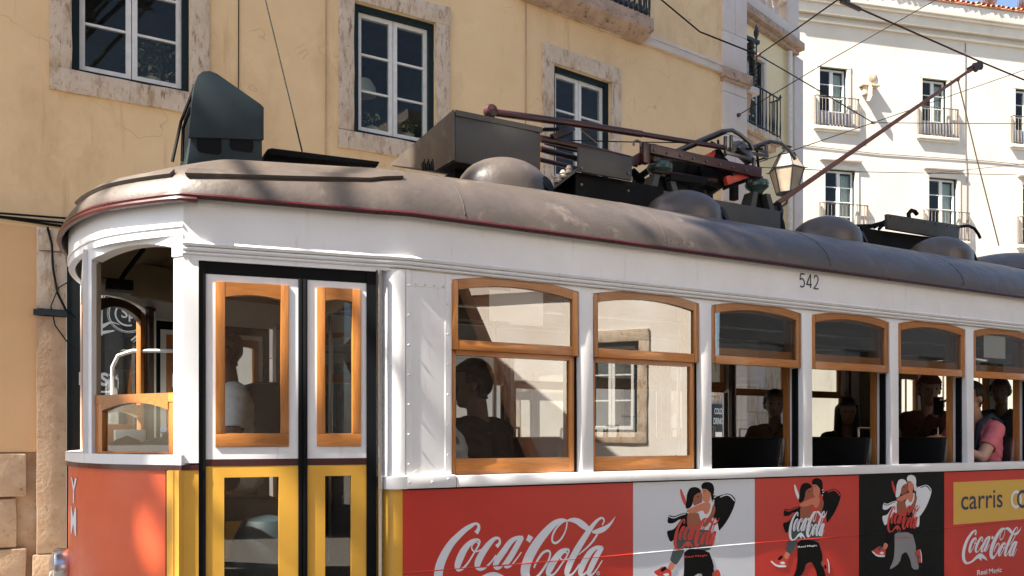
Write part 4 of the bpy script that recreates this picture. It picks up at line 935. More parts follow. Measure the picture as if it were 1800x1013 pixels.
MB().box(0.84, 1.04, 1.0, 1.26, 1.66, 1.98).build('driver_headrest', M['seat'], tram, bevel=0.05)
MB().box(0.90, 0.96, 1.08, 1.18, 0.86, 1.66).build('driver_seat_post', M['gun'], tram)
MB().box(0.60, 1.0, 0.98, 1.38, 1.24, 1.36).build('driver_seat', M['seat'], tram, bevel=0.03)
MB().lathe((0.86, 0.62, 0.86), [(0.16, 0), (0.18, 0.3), (0.12, 0.42), (0.02, 0.44)], 16).build('bag', M['teal'], tram, smooth=True)
MB().grid([[(0.60 + 0.02 * math.sin(k * 2.1) + 0.006 * k, 2.02 + 0.010 * k + 0.015 * math.sin(k * 1.7), z) for k in range(16)] for z in (1.5, 2.5)]).build('sun_curtain', M['paper'], tram, smooth=True, fix=False)

# --- roof equipment
def flat(pxs, Y0, Y1, name, m, parent=tram, bevel=0.006):
    """plate drawn in the X-Z plane at depth Y0, with real thickness to Y1"""
    mb = MB(); pts = [(at(x, y, Y0).x, at(x, y, Y0).z) for x, y in pxs]
    mb.fprism(Fr((0, 0), 0), pts, -Y0, -Y1); return mb.build(name, m, parent, bevel=bevel)
Yd = 0.98
dpts = [(328, 290), (461, 290), (461, 195), (455, 185), (380, 134), (368, 129), (357, 130), (348, 138), (342, 152), (335, 242)]
dbx = flat(dpts, Yd, Yd + 0.44, 'destination_box', M['teal'])
dsl = at(340, 240, Yd); 
MB().fprism(FN, [(at(x, y, Yd).x, at(x, y, Yd).z) for x, y in ((330, 243), (463, 247), (463, 246), (463, 190), (457, 184), (381, 131), (368, 126), (356, 127), (347, 134), (341, 150))], -Yd + 0.012, -Yd - 0.004).build('upper_plate', M['teal'], dbx, bevel=0.003)
for x0, x1, y0, y1 in ((346, 389, 237, 267), (404, 445, 241, 263)):
    a, b = at(x0, y1, Yd), at(x1, y0, Yd); r = 0.022; c = []
    for (cx, cz, a0) in ((b.x - r, b.z - r, 0), (a.x + r, b.z - r, 90), (a.x + r, a.z + r, 180), (b.x - r, a.z + r, 270)):
        for q in range(5): c.append((cx + r * math.cos(R(a0 + q * 22.5)), cz + r * math.sin(R(a0 + q * 22.5))))
    MB().fprism(FN, c, -Yd + 0.004, -Yd - 0.01).build('vent_slot', M['black'], dbx)
for pxy in (((303, 284), (318, 215), (343, 150)), ((320, 283), (322, 225), (335, 190))):
    MB().tube([at(x, y, Yd + 0.12) for x, y in pxy], 0.009, 6).build('strut', M['black'], dbx)
flat([(470, 262), (478, 260), (668, 284), (664, 292), (470, 272)], 1.15, 1.35, 'roof_duct', M['black'])
# tall grey box with one sloping end
nb = at(800, 195, 0.85); ne = at(799, 284, 0.85); xb = nb.x
def atx(px, py, X): d = ray(px, py); t = (X - CAM[0]) / d[0]; return (CAM[1] + t * d[1], CAM[2] + t * d[2])
pf = [(0.85, nb.z), (0.85, ne.z), atx(768, 302, xb), atx(687, 292, xb)]
xr = at(950, 225, 0.85).x
mb = MB(); mb.add([(xb, y, z) for y, z in pf] + [(xr, y, z) for y, z in pf], [(0, 1, 2, 3), (7, 6, 5, 4), (0, 4, 5, 1), (1, 5, 6, 2), (2, 6, 7, 3), (3, 7, 4, 0)])
rb = mb.build('resistor_box', M['eqgrey'], tram, bevel=0.006)
MB().add([(xb - 0.004, y - 0.004, z + 0.004) for y, z in pf] + [(xb - 0.014, y - 0.004, z + 0.004) for y, z in pf], [(3, 2, 1, 0), (4, 5, 6, 7), (0, 1, 5, 4), (1, 2, 6, 5), (2, 3, 7, 6), (3, 0, 4, 7)]).build('end_cover', M['roof'], rb, bevel=0.002)
MB().box(xb, xr + 0.01, 0.842, 0.849, nb.z - 0.028, nb.z + 0.004).build('lid_edge', M['eqgrey'], rb)
MB().box(xb + 0.06, xr - 0.04, 0.98, 1.75, 2.98, pf[1][1] + 0.004).build('box_base', M['black'], rb)
br = MB()
for k in range(9): c = at(743 + k * 2.4, 300, 0.88); br.tube([c, c + Vector((-0.006, 0, 0.04 + 0.012 * (k % 3)))], 0.004, 4)
br.build('brush', M['black'], rb)
# dome ventilators
def vent(x, y, parent=tram):
    zc = 3.085 + (0.02 if y > 1 else 0); mb = MB(); rows = []
    for i in range(9):
        a = R(90) * i / 8
        rows.append([(x + 0.275 * math.cos(a) * math.cos(R(15 * k)), y + 0.23 * math.cos(a) * math.sin(R(15 * k)), zc - 0.02 + 0.185 * math.sin(a)) for k in range(25)])
    v = mb.grid([[(p[0], p[1], p[2] - 0.12) for p in rows[0]]] + rows).build('ventilator', M['roof'], parent, smooth=True, fix=False, sharp=60)
    MB().lathe((x + 0.18, y - 0.17, zc + 0.005), [(0.0, -0.012), (0.05, -0.008), (0.05, 0.008), (0.0, 0.012)], 10, axis=(0.4, -0.85, 0.35)).build('vent_slot', M['black'], v)
    return v
for x in (2.17, 3.465, 4.77, 6.04): vent(x, 0.62)
for x in (4.77, 6.04): vent(x, 1.78)
# plinth, control boxes, insulators
a, b = at(1108, 340, 0.95), at(1372, 385, 0.95)
MB().box(a.x, b.x, 0.95, 1.5, 3.12, 3.36).build('equipment_plinth', M['eqgrey'], tram, bevel=0.006)
a, b = at(1017, 290, 0.85), at(1111, 330, 0.85)
pb = MB().box(a.x, b.x, 0.85, 0.87, 3.35, 3.50).build('terminal_box', M['eqgrey'], tram, bevel=0.004)
MB().box(a.x + 0.01, b.x + 0.3, 0.90, 1.4, 3.12, 3.36).build('terminal_tray', M['black'], pb)
MB().hexa([(a.x - 0.16, 0.90, 3.22), (a.x + 0.02, 0.86, 3.37), (a.x + 0.02, 1.2, 3.37), (a.x - 0.16, 1.2, 3.22), (a.x - 0.16, 0.90, 3.235), (a.x + 0.02, 0.86, 3.385), (a.x + 0.02, 1.2, 3.385), (a.x - 0.16, 1.2, 3.235)]).build('terminal_ramp', M['eqgrey'], pb)
for k in range(4):
    c = Vector((a.x - 0.155 + 0.045 * k, 0.93, 3.245 + 0.036 * k))
    MB().lathe(c, [(0.018, 0), (0.024, 0.012), (0.016, 0.02), (0.024, 0.03), (0.016, 0.04), (0.012, 0.05)], 10).build('porcelain_insulator', M['porcelain'], pb, smooth=True)
for px_, py_ in ((1160, 300), (1331, 330)):
    c = at(px_, py_, 1.02)
    ins = MB().lathe((c.x, c.y, c.z - 0.03), [(0.04, -0.02), (0.05, 0.0), (0.085, 0.03), (0.09, 0.05), (0.08, 0.075), (0.03, 0.085), (0.02, 0.10)], 18).build('insulator', M['green_ins'], tram, smooth=True)
    for s in (-1, 1):
        MB().hexa([(c.x + s * 0.10 - 0.025, c.y - 0.06, 3.35), (c.x + s * 0.10 + 0.025, c.y - 0.06, 3.35), (c.x + s * 0.10 + 0.025, c.y + 0.06, 3.35), (c.x + s * 0.10 - 0.025, c.y + 0.06, 3.35), (c.x + s * 0.06 - 0.022, c.y - 0.05, c.z - 0.05), (c.x + s * 0.06 + 0.022, c.y - 0.05, c.z - 0.05), (c.x + s * 0.06 + 0.022, c.y + 0.05, c.z - 0.05), (c.x + s * 0.06 - 0.022, c.y + 0.05, c.z - 0.05)]).build('pedestal', M['eqgrey'], ins)
    MB().box(c.x - 0.06, c.x + 0.06, c.y + 0.0, c.y + 0.06, 3.35, c.z - 0.05).build('pedestal_core', M['black'], ins)
# folded collector frame
pg = MB().beam(at(1140, 262, 0.96), at(1334, 305, 0.96), 0.045, 0.065).build('pantograph', M['maroon_dark'], tram, bevel=0.004)
def pbeam(p, q, Y0, Y1, w, h, m='maroon_dark', name='frame_bar'): MB().beam(at(*p, Y0), at(*q, Y1), w, h).build(name, M[m], pg, bevel=0.003)
def ptube(ps, Y, r, m='maroon_dark', name='frame_tube'): MB().tube([at(x, y, Y) for x, y in ps], r * 0.8, 10).build(name, M[m], pg, smooth=True)
pbeam((1150, 280), (1338, 318), 1.4, 1.4, 0.045, 0.06)
pbeam((1078, 305), (1134, 270), 0.96, 1.0, 0.05, 0.05)
pbeam((1133, 253), (1133, 288), 0.96, 0.96, 0.05, 0.05); pbeam((1148, 255), (1148, 285), 1.0, 1.0, 0.03, 0.05)
ptube([(862, 197), (1000, 216), (1128, 236)], 1.0, 0.028, name='stowed_pole'); ptube([(1128, 236), (1275, 260)], 1.0, 0.022, name='stowed_pole')
MB().lathe(at(862, 196, 1.0), [(0.0, -0.04), (0.035, -0.03), (0.045, 0), (0.035, 0.03), (0.0, 0.04)], 12, axis=(0, 1, 0.0)).build('pole_head', M['maroon_dark'], pg, smooth=True)
ptube([(950, 244), (1030, 261), (1126, 285)], 1.08, 0.030); ptube([(950, 262), (1020, 281), (1085, 300)], 1.3, 0.026); ptube([(950, 281), (1045, 304)], 1.4, 0.020)
pbeam((955, 228), (980, 228), 1.05, 1.1, 0.03, 0.02, 'black'); pbeam((970, 240), (1008, 226), 1.05, 1.1, 0.03, 0.03)
ptube([(1000, 247), (1120, 250), (1200, 251)], 1.2, 0.005, 'wire'); ptube([(1020, 228), (1050, 252)], 1.05, 0.004, 'rope')
ptube([(1114, 256), (1114, 250), (1119, 247), (1125, 249), (1127, 258)], 0.96, 0.010, 'gun', 'hook')
ptube([(1188, 266), (1230, 247), (1268, 231), (1287, 229), (1302, 238), (1318, 252), (1323, 264)], 1.0, 0.018, 'gun', 'collector_horn')
ptube([(1295, 270), (1325, 258), (1352, 249), (1372, 252), (1388, 265), (1398, 280)], 1.25, 0.018, 'gun', 'collector_horn')
pbeam((1190, 268), (1275, 232), 1.02, 1.02, 0.03, 0.03, 'black'); pbeam((1300, 270), (1352, 250), 1.26, 1.26, 0.03, 0.03, 'black')
for (p, q, Y) in (((1275, 240), (1275, 275), 1.02), ((1285, 238), (1285, 262), 1.02), ((1280, 262), (1350, 275), 1.1), ((1285, 250), (1348, 268), 1.15), ((1347, 254), (1347, 282), 1.22), ((1305, 248), (1312, 262), 1.05), ((1325, 278), (1325, 300), 1.0), ((1275, 268), (1320, 280), 1.0)):
    pbeam(p, q, Y, Y, 0.018, 0.022, 'gun', 'linkage')
MB().lathe(at(1305, 268, 1.05), [(0.0, -0.1), (0.045, -0.09), (0.05, 0), (0.045, 0.09), (0, 0.1)], 14, axis=(1, 0.3, -0.3)).build('damper', M['gun'], pg, smooth=True)
MB().lathe(at(1243, 313, 1.2), [(0.06, -0.17), (0.125, -0.16), (0.13, 0.16), (0.06, 0.17)], 20, axis=(0.3, 1, 0)).build('drive_motor', M['black'], pg, smooth=True)
MB().lathe(at(1222, 305, 1.2), [(0.06, -0.2), (0.09, -0.19), (0.09, 0.2), (0.06, 0.2)], 16, axis=(1, 0.1, 0)).build('drive_motor', M['black'], pg, smooth=True)
pbeam((1175, 312), (1240, 320), 0.98, 0.98, 0.05, 0.05, 'black', 'spring_box')
pbeam((1150, 310), (1240, 330), 1.3, 1.3, 0.12, 0.08, 'black', 'spring_box')
flat([(1233, 275), (1258, 264), (1259, 280), (1237, 281)], 1.05, 1.1, 'red_bracket', M['red_eq'], pg); flat([(1259, 262), (1268, 263), (1275, 276), (1262, 282)], 1.05, 1.1, 'black_bracket', M['black'], pg)
pbeam((1276, 320), (1312, 308), 1.0, 1.0, 0.05, 0.045, 'red_eq', 'red_arm'); pbeam((1276, 318), (1284, 316), 0.98, 0.98, 0.03, 0.06, 'red_eq', 'red_arm')
pbeam((1272, 328), (1330, 308), 1.1, 1.1, 0.04, 0.05, 'black'); pbeam((1310, 300), (1334, 306), 0.97, 0.97, 0.06, 0.075, 'maroon_dark')
pbeam((1110, 300), (1150, 340), 1.2, 1.2, 0.04, 0.04, 'black'); pbeam((1115, 318), (1140, 300), 1.25, 1.2, 0.04, 0.04, 'black')
for x in (1120, 1245, 1290): MB().beam(at(x, 312, 1.3), at(x, 352, 1.3), 0.05, 0.05).build('support_leg', M['black'], pg)
for (p, q, Y, r) in (((958, 252), (1120, 292), 1.2, 0.010), ((960, 268), (1100, 292), 1.0, 0.008), ((1090, 288), (1180, 268), 1.15, 0.012), ((1150, 300), (1260, 318), 0.97, 0.012), ((1168, 292), (1300, 322), 1.32, 0.012), ((1180, 268), (1262, 290), 1.3, 0.012), ((1204, 300), (1216, 345), 1.1, 0.010), ((1238, 335), (1246, 352), 1.05, 0.012), ((1118, 330), (1160, 345), 1.05, 0.014), ((1250, 250), (1318, 286), 1.2, 0.009), ((1262, 246), (1266, 284), 1.08, 0.008), ((1296, 262), (1340, 262), 1.0, 0.008), ((1330, 262), (1334, 300), 1.15, 0.010), ((1290, 296), (1350, 276), 1.3, 0.008)):
    MB().tube([at(*p, Y), at(*q, Y)], r, 6).build('tie_rod', M['black'] if r < 0.011 else M['maroon_dark'], pg, smooth=True)
bm_ = None
for k, (x, y, Y) in enumerate([(1150 + 23 * i, 264 + 5.1 * i, 0.935) for i in range(8)] + [(1022, 296, 0.848), (1104, 305, 0.848), (1022, 325, 0.848), (1104, 336, 0.848)] + [(1566 + 20 * i, 381 + 3.2 * i, 0.918) for i in range(7)]):
    if bm_ is None:
        t = MB().lathe((0, 0, 0), [(0.009, 0), (0.009, 0.006), (0.005, 0.008)], 6, axis=(0, -1, 0)); bm_ = bpy.data.meshes.new('bolt'); bm_.from_pydata([tuple(q) for q in t.v], [], t.f); bm_.materials.append(M['gun'])
    o = link('bolt', bm_, tram); o.location = at(x, y, Y)
# raised trolley pole
pole_a, pole_b = at(1366, 358, 1.2), at(1716, 116, 1.2)
tp = MB().tube([pole_a + (pole_b - pole_a) * t for t in (0, 0.3, 0.6, 1.0)], [0.021, 0.020, 0.017, 0.013], 10).build('trolley_pole', M['rust'], tram, smooth=True)
MB().lathe(pole_b + Vector((0.02, 0, 0.0)), [(0.0, -0.028), (0.045, -0.026), (0.036, 0), (0.045, 0.026), (0.0, 0.028)], 18, axis=(0.1, 1, 0)).build('trolley_wheel', M['wood_dark'], tp, smooth=True)
MB().beam(pole_b + Vector((-0.08, -0.03, -0.05)), pole_b + Vector((0.04, -0.03, 0.02)), 0.012, 0.05).beam(pole_b + Vector((-0.08, 0.03, -0.05)), pole_b + Vector((0.04, 0.03, 0.02)), 0.012, 0.05).build('harp', M['wood_dark'], tp)
bs = MB().lathe(at(1366, 362, 1.2) + Vector((0, 0, -0.1)), [(0.07, -0.14), (0.06, -0.05), (0.045, 0), (0.05, 0.06), (0.03, 0.12)], 14).build('pole_base', M['black'], tram, smooth=True)
MB().tube([at(x, y, 1.15) for x, y in ((1362, 362), (1364, 372), (1369, 376), (1374, 371), (1374, 362))], 0.010, 6).build('base_hook', M['iron'], bs, smooth=True)
rp = [at(1684, 141, 1.2), at(1716, 275, 1.28), at(1756, 432, 1.35)]
MB().tube(rp, 0.006, 5).build('retrieval_rope', M['rope'], tp)
MB().lathe(rp[0], [(0.0, -0.02), (0.018, 0), (0.0, 0.02)], 8).build('rope_eye', M['gun'], tp)
# lamp board further back, fairing at the rear
lb = flat([(1560, 376), (1687, 396), (1686, 423), (1561, 402)], 0.92, 0.95, 'lamp_board', M['eqgrey'], bevel=0.003)
a, b = at(1515, 405, 1.0), at(1687, 420, 1.0)
MB().hexa([(a.x, 1.0, 3.12), (b.x, 0.96, 3.12), (b.x, 1.5, 3.12), (a.x, 1.5, 3.12), (a.x, 1.0, 3.36), (b.x, 0.96, 3.38), (b.x, 1.5, 3.38), (a.x, 1.5, 3.38)]).build('lamp_board_shadow', M['black'], lb)  # black block stands for the shadow beneath the board
for k in range(7): MB().beam(at(1505 + k * 8, 397 + (k % 3) * 3, 1.05), at(1545 + k * 3, 396 - k * 2, 1.1), 0.02, 0.02).build('cable_lug', M['black'], lb)
MB().tube([at(x, y, 1.2) for x, y in ((1598, 384), (1597, 376), (1602, 370), (1608, 372), (1612, 377))], 0.018, 8).build('board_hook', M['black'], lb, smooth=True)
MB().tube([at(x, y, 1.0) for x, y in ((1684, 399), (1702, 397), (1713, 402), (1720, 412), (1723, 419))], 0.013, 8).build('board_cable', M['black'], lb, smooth=True)
rows = []
for i in range(9):
    a = R(90) * i / 8
    rows.append([(8.10 + 1.0 * math.cos(a) * math.cos(R(15 * k)), 1.25 + 0.62 * math.cos(a) * math.sin(R(15 * k)), 3.04 + 0.40 * math.sin(a)) for k in range(25)])
MB().grid([[(p[0], p[1], 2.95) for p in rows[0]]] + rows).build('rear_fairing', M['roof'], tram, smooth=True, fix=False)

# --- advertising panels on the near side (thin vinyl sheets on the body panel)
ADX = [(1.326, 2.606, 'redad'), (2.606, 3.467, 'whitead'), (3.467, 4.343, 'redad'), (4.343, 5.184, 'blackad'), (5.184, 7.22, 'redad')]
ads = []
for a, b, m in ADX:
    ads.append(MB().fbox(FN, a + 0.0008, b - 0.0008, -0.006, -0.0005, 0.42, 1.4428).build('advert_panel', M[m], tram))
MB().fbox(FN, 5.281, 6.62, -0.0005, 0.0012, 1.086, 1.374).build('operator_panel', M['yellowad'], ads[4])
for (a, b, m), pn in zip(ADX, ads): MB().tube([(x, 0.0022 + 0.0008 * math.sin(x * 9), 1.070 + 0.003 * math.sin(x * 2.3)) for x in lin(a + 0.002, b - 0.002, 12)], 0.0045, 8).build('panel_bead', M[m], pn, smooth=True)
def zs(pts, ox, oy, sc):     # zoomed-in photograph coordinates -> (u, z) on the side of the tram
    out = []
    for x, y in pts: p = at(ox + x / sc, oy + y / sc, 0.0); out.append((p.x, p.z))
    return out
LOGO_RAW = [
 [(458,272,19),(478,238,15),(478,205,12),(452,193,10),(415,212,17),(365,245,22),(305,300,26),(250,360,30),(195,450,35),(158,540,38),(145,620,38),(155,700,36),(190,750,28),(240,772,18),(320,760,14)],
 [(320,760,14),(400,725,17),(480,672,24),(560,640,33),(620,635,34),(690,660,24),(740,690,12),(775,718,2)],
 [(560,660,20),(600,690,20),(620,720,6)],
 [(462,324,11),(410,352,20),(360,410,28),(325,480,31),(305,540,27),(312,575,16),(345,568,10),(390,520,8),(440,440,7),(480,370,8),(486,336,9),(460,324,10)],
 [(482,372,5),(462,345,5),(430,365,6),(422,398,6),(445,425,6),(490,415,6),(540,385,5)],
 [(628,385,17),(655,352,11),(648,316,9),(610,320,15),(560,370,24),(510,440,28),(475,510,29),(472,552,22),(497,572,13),(535,560,8),(585,510,7),(625,455,7)],
 [(850,303,8),(800,310,14),(745,345,22),(690,420,26),(640,490,27),(620,540,22),(637,563,14),(672,545,8),(730,460,7),(790,370,8),(840,305,10)],
 [(838,305,22),(795,385,24),(745,470,25),(708,528,21),(712,553,12),(748,543,7),(792,490,6),(836,430,4)],
 [(914,295,24),(890,341,20)],
 [(1216,178,6),(1205,245,6),(1170,315,7),(1125,353,9),(1094,340,8),(1096,290,8),(1130,225,8),(1180,178,8),(1215,165,8)],
 [(1212,166,6),(1170,163,13),(1110,192,24),(1040,262,32),(970,350,37),(915,440,40),(880,520,40),(866,590,39),(880,642,33),(918,662,22),(962,640,12),(1012,580,10),(1060,500,8),(1075,440,8),(1055,418,9),(1010,440,10),(962,510,9),(940,562,7)],
 [(1215,170,5),(1250,162,14),(1300,172,22),(1350,205,25),(1392,238,19)],
 [(1425,262,8),(1465,258,18),(1510,242,20),(1550,218,14),(1585,183,8),(1618,132,1)],
 [(1218,405,10),(1165,430,22),(1115,490,28),(1075,560,29),(1060,605,22),(1080,625,12),(1115,605,8),(1170,530,7),(1215,460,7),(1230,417,8),(1218,405,9)],
 [(1222,450,5),(1200,430,5),(1168,455,6),(1160,482,6),(1190,497,6),(1240,480,5)],
 [(1508,205,5),(1524,170,6),(1512,147,7),(1485,152,9),(1440,195,15),(1380,280,23),(1310,390,27),(1255,490,27),(1222,570,26),(1214,610,20),(1237,625,12),(1272,600,8),(1320,530,7)],
 [(1468,280,8),(1425,345,8),(1372,400,6),(1310,452,4)],
 [(1512,388,8),(1460,392,14),(1410,430,22),(1365,500,26),(1337,560,26),(1327,605,20),(1347,620,12),(1382,590,7),(1430,510,7),(1480,430,8),(1515,388,8)],
 [(1505,390,20),(1458,470,24),(1418,550,24),(1398,600,20),(1408,622,11),(1445,598,6),(1508,500,4)]]
LOGO = []
for st in LOGO_RAW:
    o_ = []
    for x, y, w in st:
        p = at(740 + x / 4.737, 880 + y / 4.737, 0.0); q = at(740 + (x + w) / 4.737, 880 + y / 4.737, 0.0)
        o_.append((p.x, p.z, (q.x - p.x) * 0.96))
    LOGO.append(o_)
lx0 = min(p[0] - p[2] for s in LOGO for p in s); lx1 = max(p[0] for s in LOGO for p in s)
lz0 = min(p[1] - p[2] for s in LOGO for p in s); lz1 = max(p[1] for s in LOGO for p in s)
def logo(u0, u1, z0, z1, d, m, parent, name='script_logo', res=6, fat=1.0):
    su, sz = (u1 - u0) / (lx1 - lx0), (z1 - z0) / (lz1 - lz0); k = (su * sz) ** 0.5 * fat
    data = [[(u0 + (x - lx0) * su, z0 + (z - lz0) * sz, w * k) for x, z, w in s] for s in LOGO]
    return strokes(MB(), FN, data, d, res).build(name, M[m], parent, fix=False)
logo(lx0, lx1, lz0, lz1, 0.0006, 'ink_white', ads[0])
rg = MB(); pr_ = at(740 + 1475 / 4.737, 880 + 606 / 4.737, 0.0); ring(rg, FN, pr_.x, pr_.z, 0.0095, 0.0024, 0.0006, 20); rg.build('registered_mark', M['ink_white'], ads[0], fix=False)
text('registered_letter', 'R', FN, pr_.x - 0.004, pr_.x + 0.004, pr_.z - 0.005, pr_.z + 0.005, 0.0006, M['ink_white'], ads[0], bold=0.02)
def slogan(u0, u1, z0, z1, d, m, parent, bold):
    w = u1 - u0; h = z1 - z0
    text('slogan', 'Real', FN, u0, u0 + w * 0.40, z0 + h * 0.22, z1, d, m, parent, bold=bold); text('slogan', 'Magic', FN, u0 + w * 0.47, u1, z0, z1, d, m, parent, bold=bold)
# small logo, operator name and rings on the last panel
p0, p1 = at(1691, 985, 0.0), at(1794, 928, 0.0)
logo(p0.x, p1.x + 0.01, at(1700, 992, 0).z, at(1788, 926, 0).z, 0.0006, 'ink_white', ads[4], fat=1.1)
q0, q1 = at(1717.5, 1011, 0), at(1761, 1000, 0)
slogan(q0.x, q1.x, q0.z - 0.012, q1.z + 0.012, 0.0006, M['ink_white'], ads[4], 0.015)
c0, c1 = at(1689, 897, 0), at(1762, 862, 0)
text('operator_name', 'carris', FN, c0.x, c1.x, c0.z, c1.z + 0.006, 0.002, M['ink_navy'], ads[4], bold=0.006)
em2 = MB(); cc = at(1786, 878, 0); ring(em2, FN, cc.x, cc.z, 0.055, 0.022, 0.002); em2.build('operator_ring', M['ink_white'], ads[4], fix=False)
em2 = MB(); ring(em2, FN, cc.x + 0.075, cc.z, 0.055, 0.022, 0.0023); em2.build('operator_ring', M['ink_navy'], ads[4], fix=False)
# fleet number
nn = MB(); n0, n1 = at(1405, 506, 0), at(1439, 487, 0); NW, NH = (n1.x - n0.x), 0.078; zb = at(1420, 506, 0).z
def num(pts, k): return [(n0.x + NW * (k * 0.36 + x * 0.27), zb + NH * y, 0.0042) for x, y in pts]
strokes(nn, FN, [num([(0.95, 1), (0.5, 1), (0.22, 1), (0.2, 0.98), (0.15, 0.8), (0.12, 0.58), (0.16, 0.57), (0.4, 0.63), (0.7, 0.58), (0.92, 0.38), (0.85, 0.12), (0.5, 0.0), (0.1, 0.08)], 0),
                 num([(0.98, 0.24), (0.5, 0.24), (0.02, 0.24), (0.06, 0.28), (0.4, 0.66), (0.74, 1.02), (0.76, 0.98), (0.76, 0.5), (0.76, 0.0)], 1),
                 num([(0.1, 0.78), (0.25, 0.95), (0.5, 1.0), (0.8, 0.92), (0.9, 0.72), (0.75, 0.48), (0.4, 0.2), (0.1, 0.02), (0.14, 0.0), (0.5, 0.0), (0.98, 0.0)], 2)], 0.0022, 5)
nn.build('fleet_number', M['ink_navy'], tram, fix=False)
# dancing couple printed on the three narrow panels
COUPLE = [
 ('jacket', [(705,240),(760,225),(825,205),(870,225),(907,270),(880,360),(830,460),(780,530),(740,575),(700,540),(680,420),(690,320)]),
 ('trim', [(748,242),(790,222),(828,215),(862,232),(897,280),(892,288),(855,245),(826,226),(792,232),(752,250)]),
 ('jacket', [(250,415),(300,435),(370,405),(440,392),(450,470),(360,455),(300,500),(235,500)]),
 ('trim', [(252,428),(300,446),(372,414),(420,402),(420,409),(372,422),(300,455),(250,437)]),
 ('jacket', [(232,572),(300,560),(345,500),(380,450),(440,450),(450,560),(320,640),(268,688),(240,620)]),
 ('wing', [(360,165),(375,165),(395,215),(412,250),(425,300),(410,330),(382,275),(366,220)]),
 ('slate', [(300,735),(330,600),(430,520),(560,560),(700,570),(690,690),(640,775),(430,745)]),
 ('back', [(430,400),(500,392),(545,400),(572,495),(540,575),(470,560),(430,530)]),
 ('arm2', [(690,310),(708,360),(690,430),(610,545),(575,520),(655,420),(675,340)]),
 ('tank', [(545,400),(580,368),(610,415),(650,370),(655,300),(675,305),(665,400),(575,500),(555,450)]),
 ('tank', [(640,520),(690,440),(722,470),(742,580),(735,690),(690,695),(670,600)]),
 ('hair', [(428,215),(455,155),(505,143),(545,155),(572,192),(540,210),(500,240),(485,300),(470,340),(430,362),(412,340),(424,270)]),
 ('back', [(495,235),(530,205),(575,195),(580,240),(575,295),(545,308),(500,330),(485,300)]),
 ('skin', [(570,160),(620,160),(652,190),(662,230),(645,295),(605,297),(580,270),(585,220)]),
 ('hair', [(567,130),(590,100),(640,95),(680,115),(695,160),(690,210),(710,240),(690,290),(670,280),(660,205),(645,190),(620,165),(572,165)]),
 ('skin', [(425,372),(500,335),(590,300),(640,290),(664,320),(640,400),(605,415),(582,368),(500,400),(430,395)]),
 ('mark', [(520,240),(550,232),(552,236),(522,246)]), ('mark', [(590,185),(615,178),(616,183),(592,190)]),
 ('bead', [(684,215),(696,213),(698,226),(686,228)]), ('bead', [(690,240),(704,238),(704,252),(692,252)]), ('bead', [(680,270),(694,268),(692,282),(682,282)]),
 ('slate', [(300,735),(405,740),(392,800),(355,862),(320,908),(262,862),(280,800)]),
 ('skin', [(264,872),(318,904),(280,965),(238,945)]),
 ('shoe', [(98,972),(150,946),(190,918),(238,935),(282,965),(272,1030),(160,1035)]),
 ('sole', [(85,985),(98,972),(160,1022),(270,1020),(270,1045),(160,1045)]),
 ('laces', [(165,955),(215,912),(235,938),(190,975)]), ('sole', [(190,995),(240,980),(262,1005),(220,1015)]),
 ('legs', [(400,735),(640,765),(672,850),(695,940),(640,995),(505,985),(470,1110),(360,1180),(330,1180),(385,1080),(402,960)]),
 ('legs', [(560,980),(690,925),(690,1010),(740,1180),(640,1180),(610,1060)]),
 ('back', [(668,990),(700,955),(708,1010),(690,1040)]),
 ('shoe', [(695,960),(738,948),(762,990),(765,1090),(735,1110),(705,1060)]), ('sole', [(738,948),(748,950),(768,1000),(772,1100),(760,1108),(757,1000)]), ('laces', [(706,1020),(728,1010),(738,1050),(716,1064)]),
]
PAL = [dict(jacket='ink_black', trim='ink_white', wing='ink_red', slate='ink_teal', back='ink_brown', arm2='ink_brown', tank='ink_white', hair='ink_black', skin='ink_tan', mark='ink_black', bead='ink_white', shoe='ink_red', sole='ink_white', laces='ink_black', legs='ink_black', logo='ink_red', slogan='ink_red'),
       dict(jacket='ink_black', trim='ink_red', wing='ink_white', slate='ink_teal', back='ink_brown', arm2='ink_brown', tank='ink_red', hair='ink_black', skin='ink_tan', mark='ink_black', bead='ink_white', shoe='ink_red', sole='ink_white', laces='ink_black', legs='ink_black', logo='ink_white', slogan='ink_white'),
       dict(jacket='ink_white', trim='ink_black', wing='ink_red', slate='ink_black', back='ink_brown', arm2='ink_brown', tank='ink_white', hair='ink_white', skin='ink_tan', mark='ink_black', bead='ink_grey', shoe='ink_red', sole='ink_white', laces='ink_teal', legs='ink_grey', logo='ink_red', slogan='ink_red')]
def smooth_poly(pts, it=1):
    for _ in range(it):
        out = []
        for (x0, y0), (x1, y1) in zip(pts, pts[1:] + pts[:1]): out += [(x0 * .78 + x1 * .22, y0 * .78 + y1 * .22), (x0 * .22 + x1 * .78, y0 * .22 + y1 * .78)]
        pts = out
    return pts
base_u = at(1130 + 630 / 5.537, 848, 0).x
heads = [base_u, at(1310 + 700 / 5.533, 842, 0).x, at(1500 + 535 / 5.247, 834, 0).x]
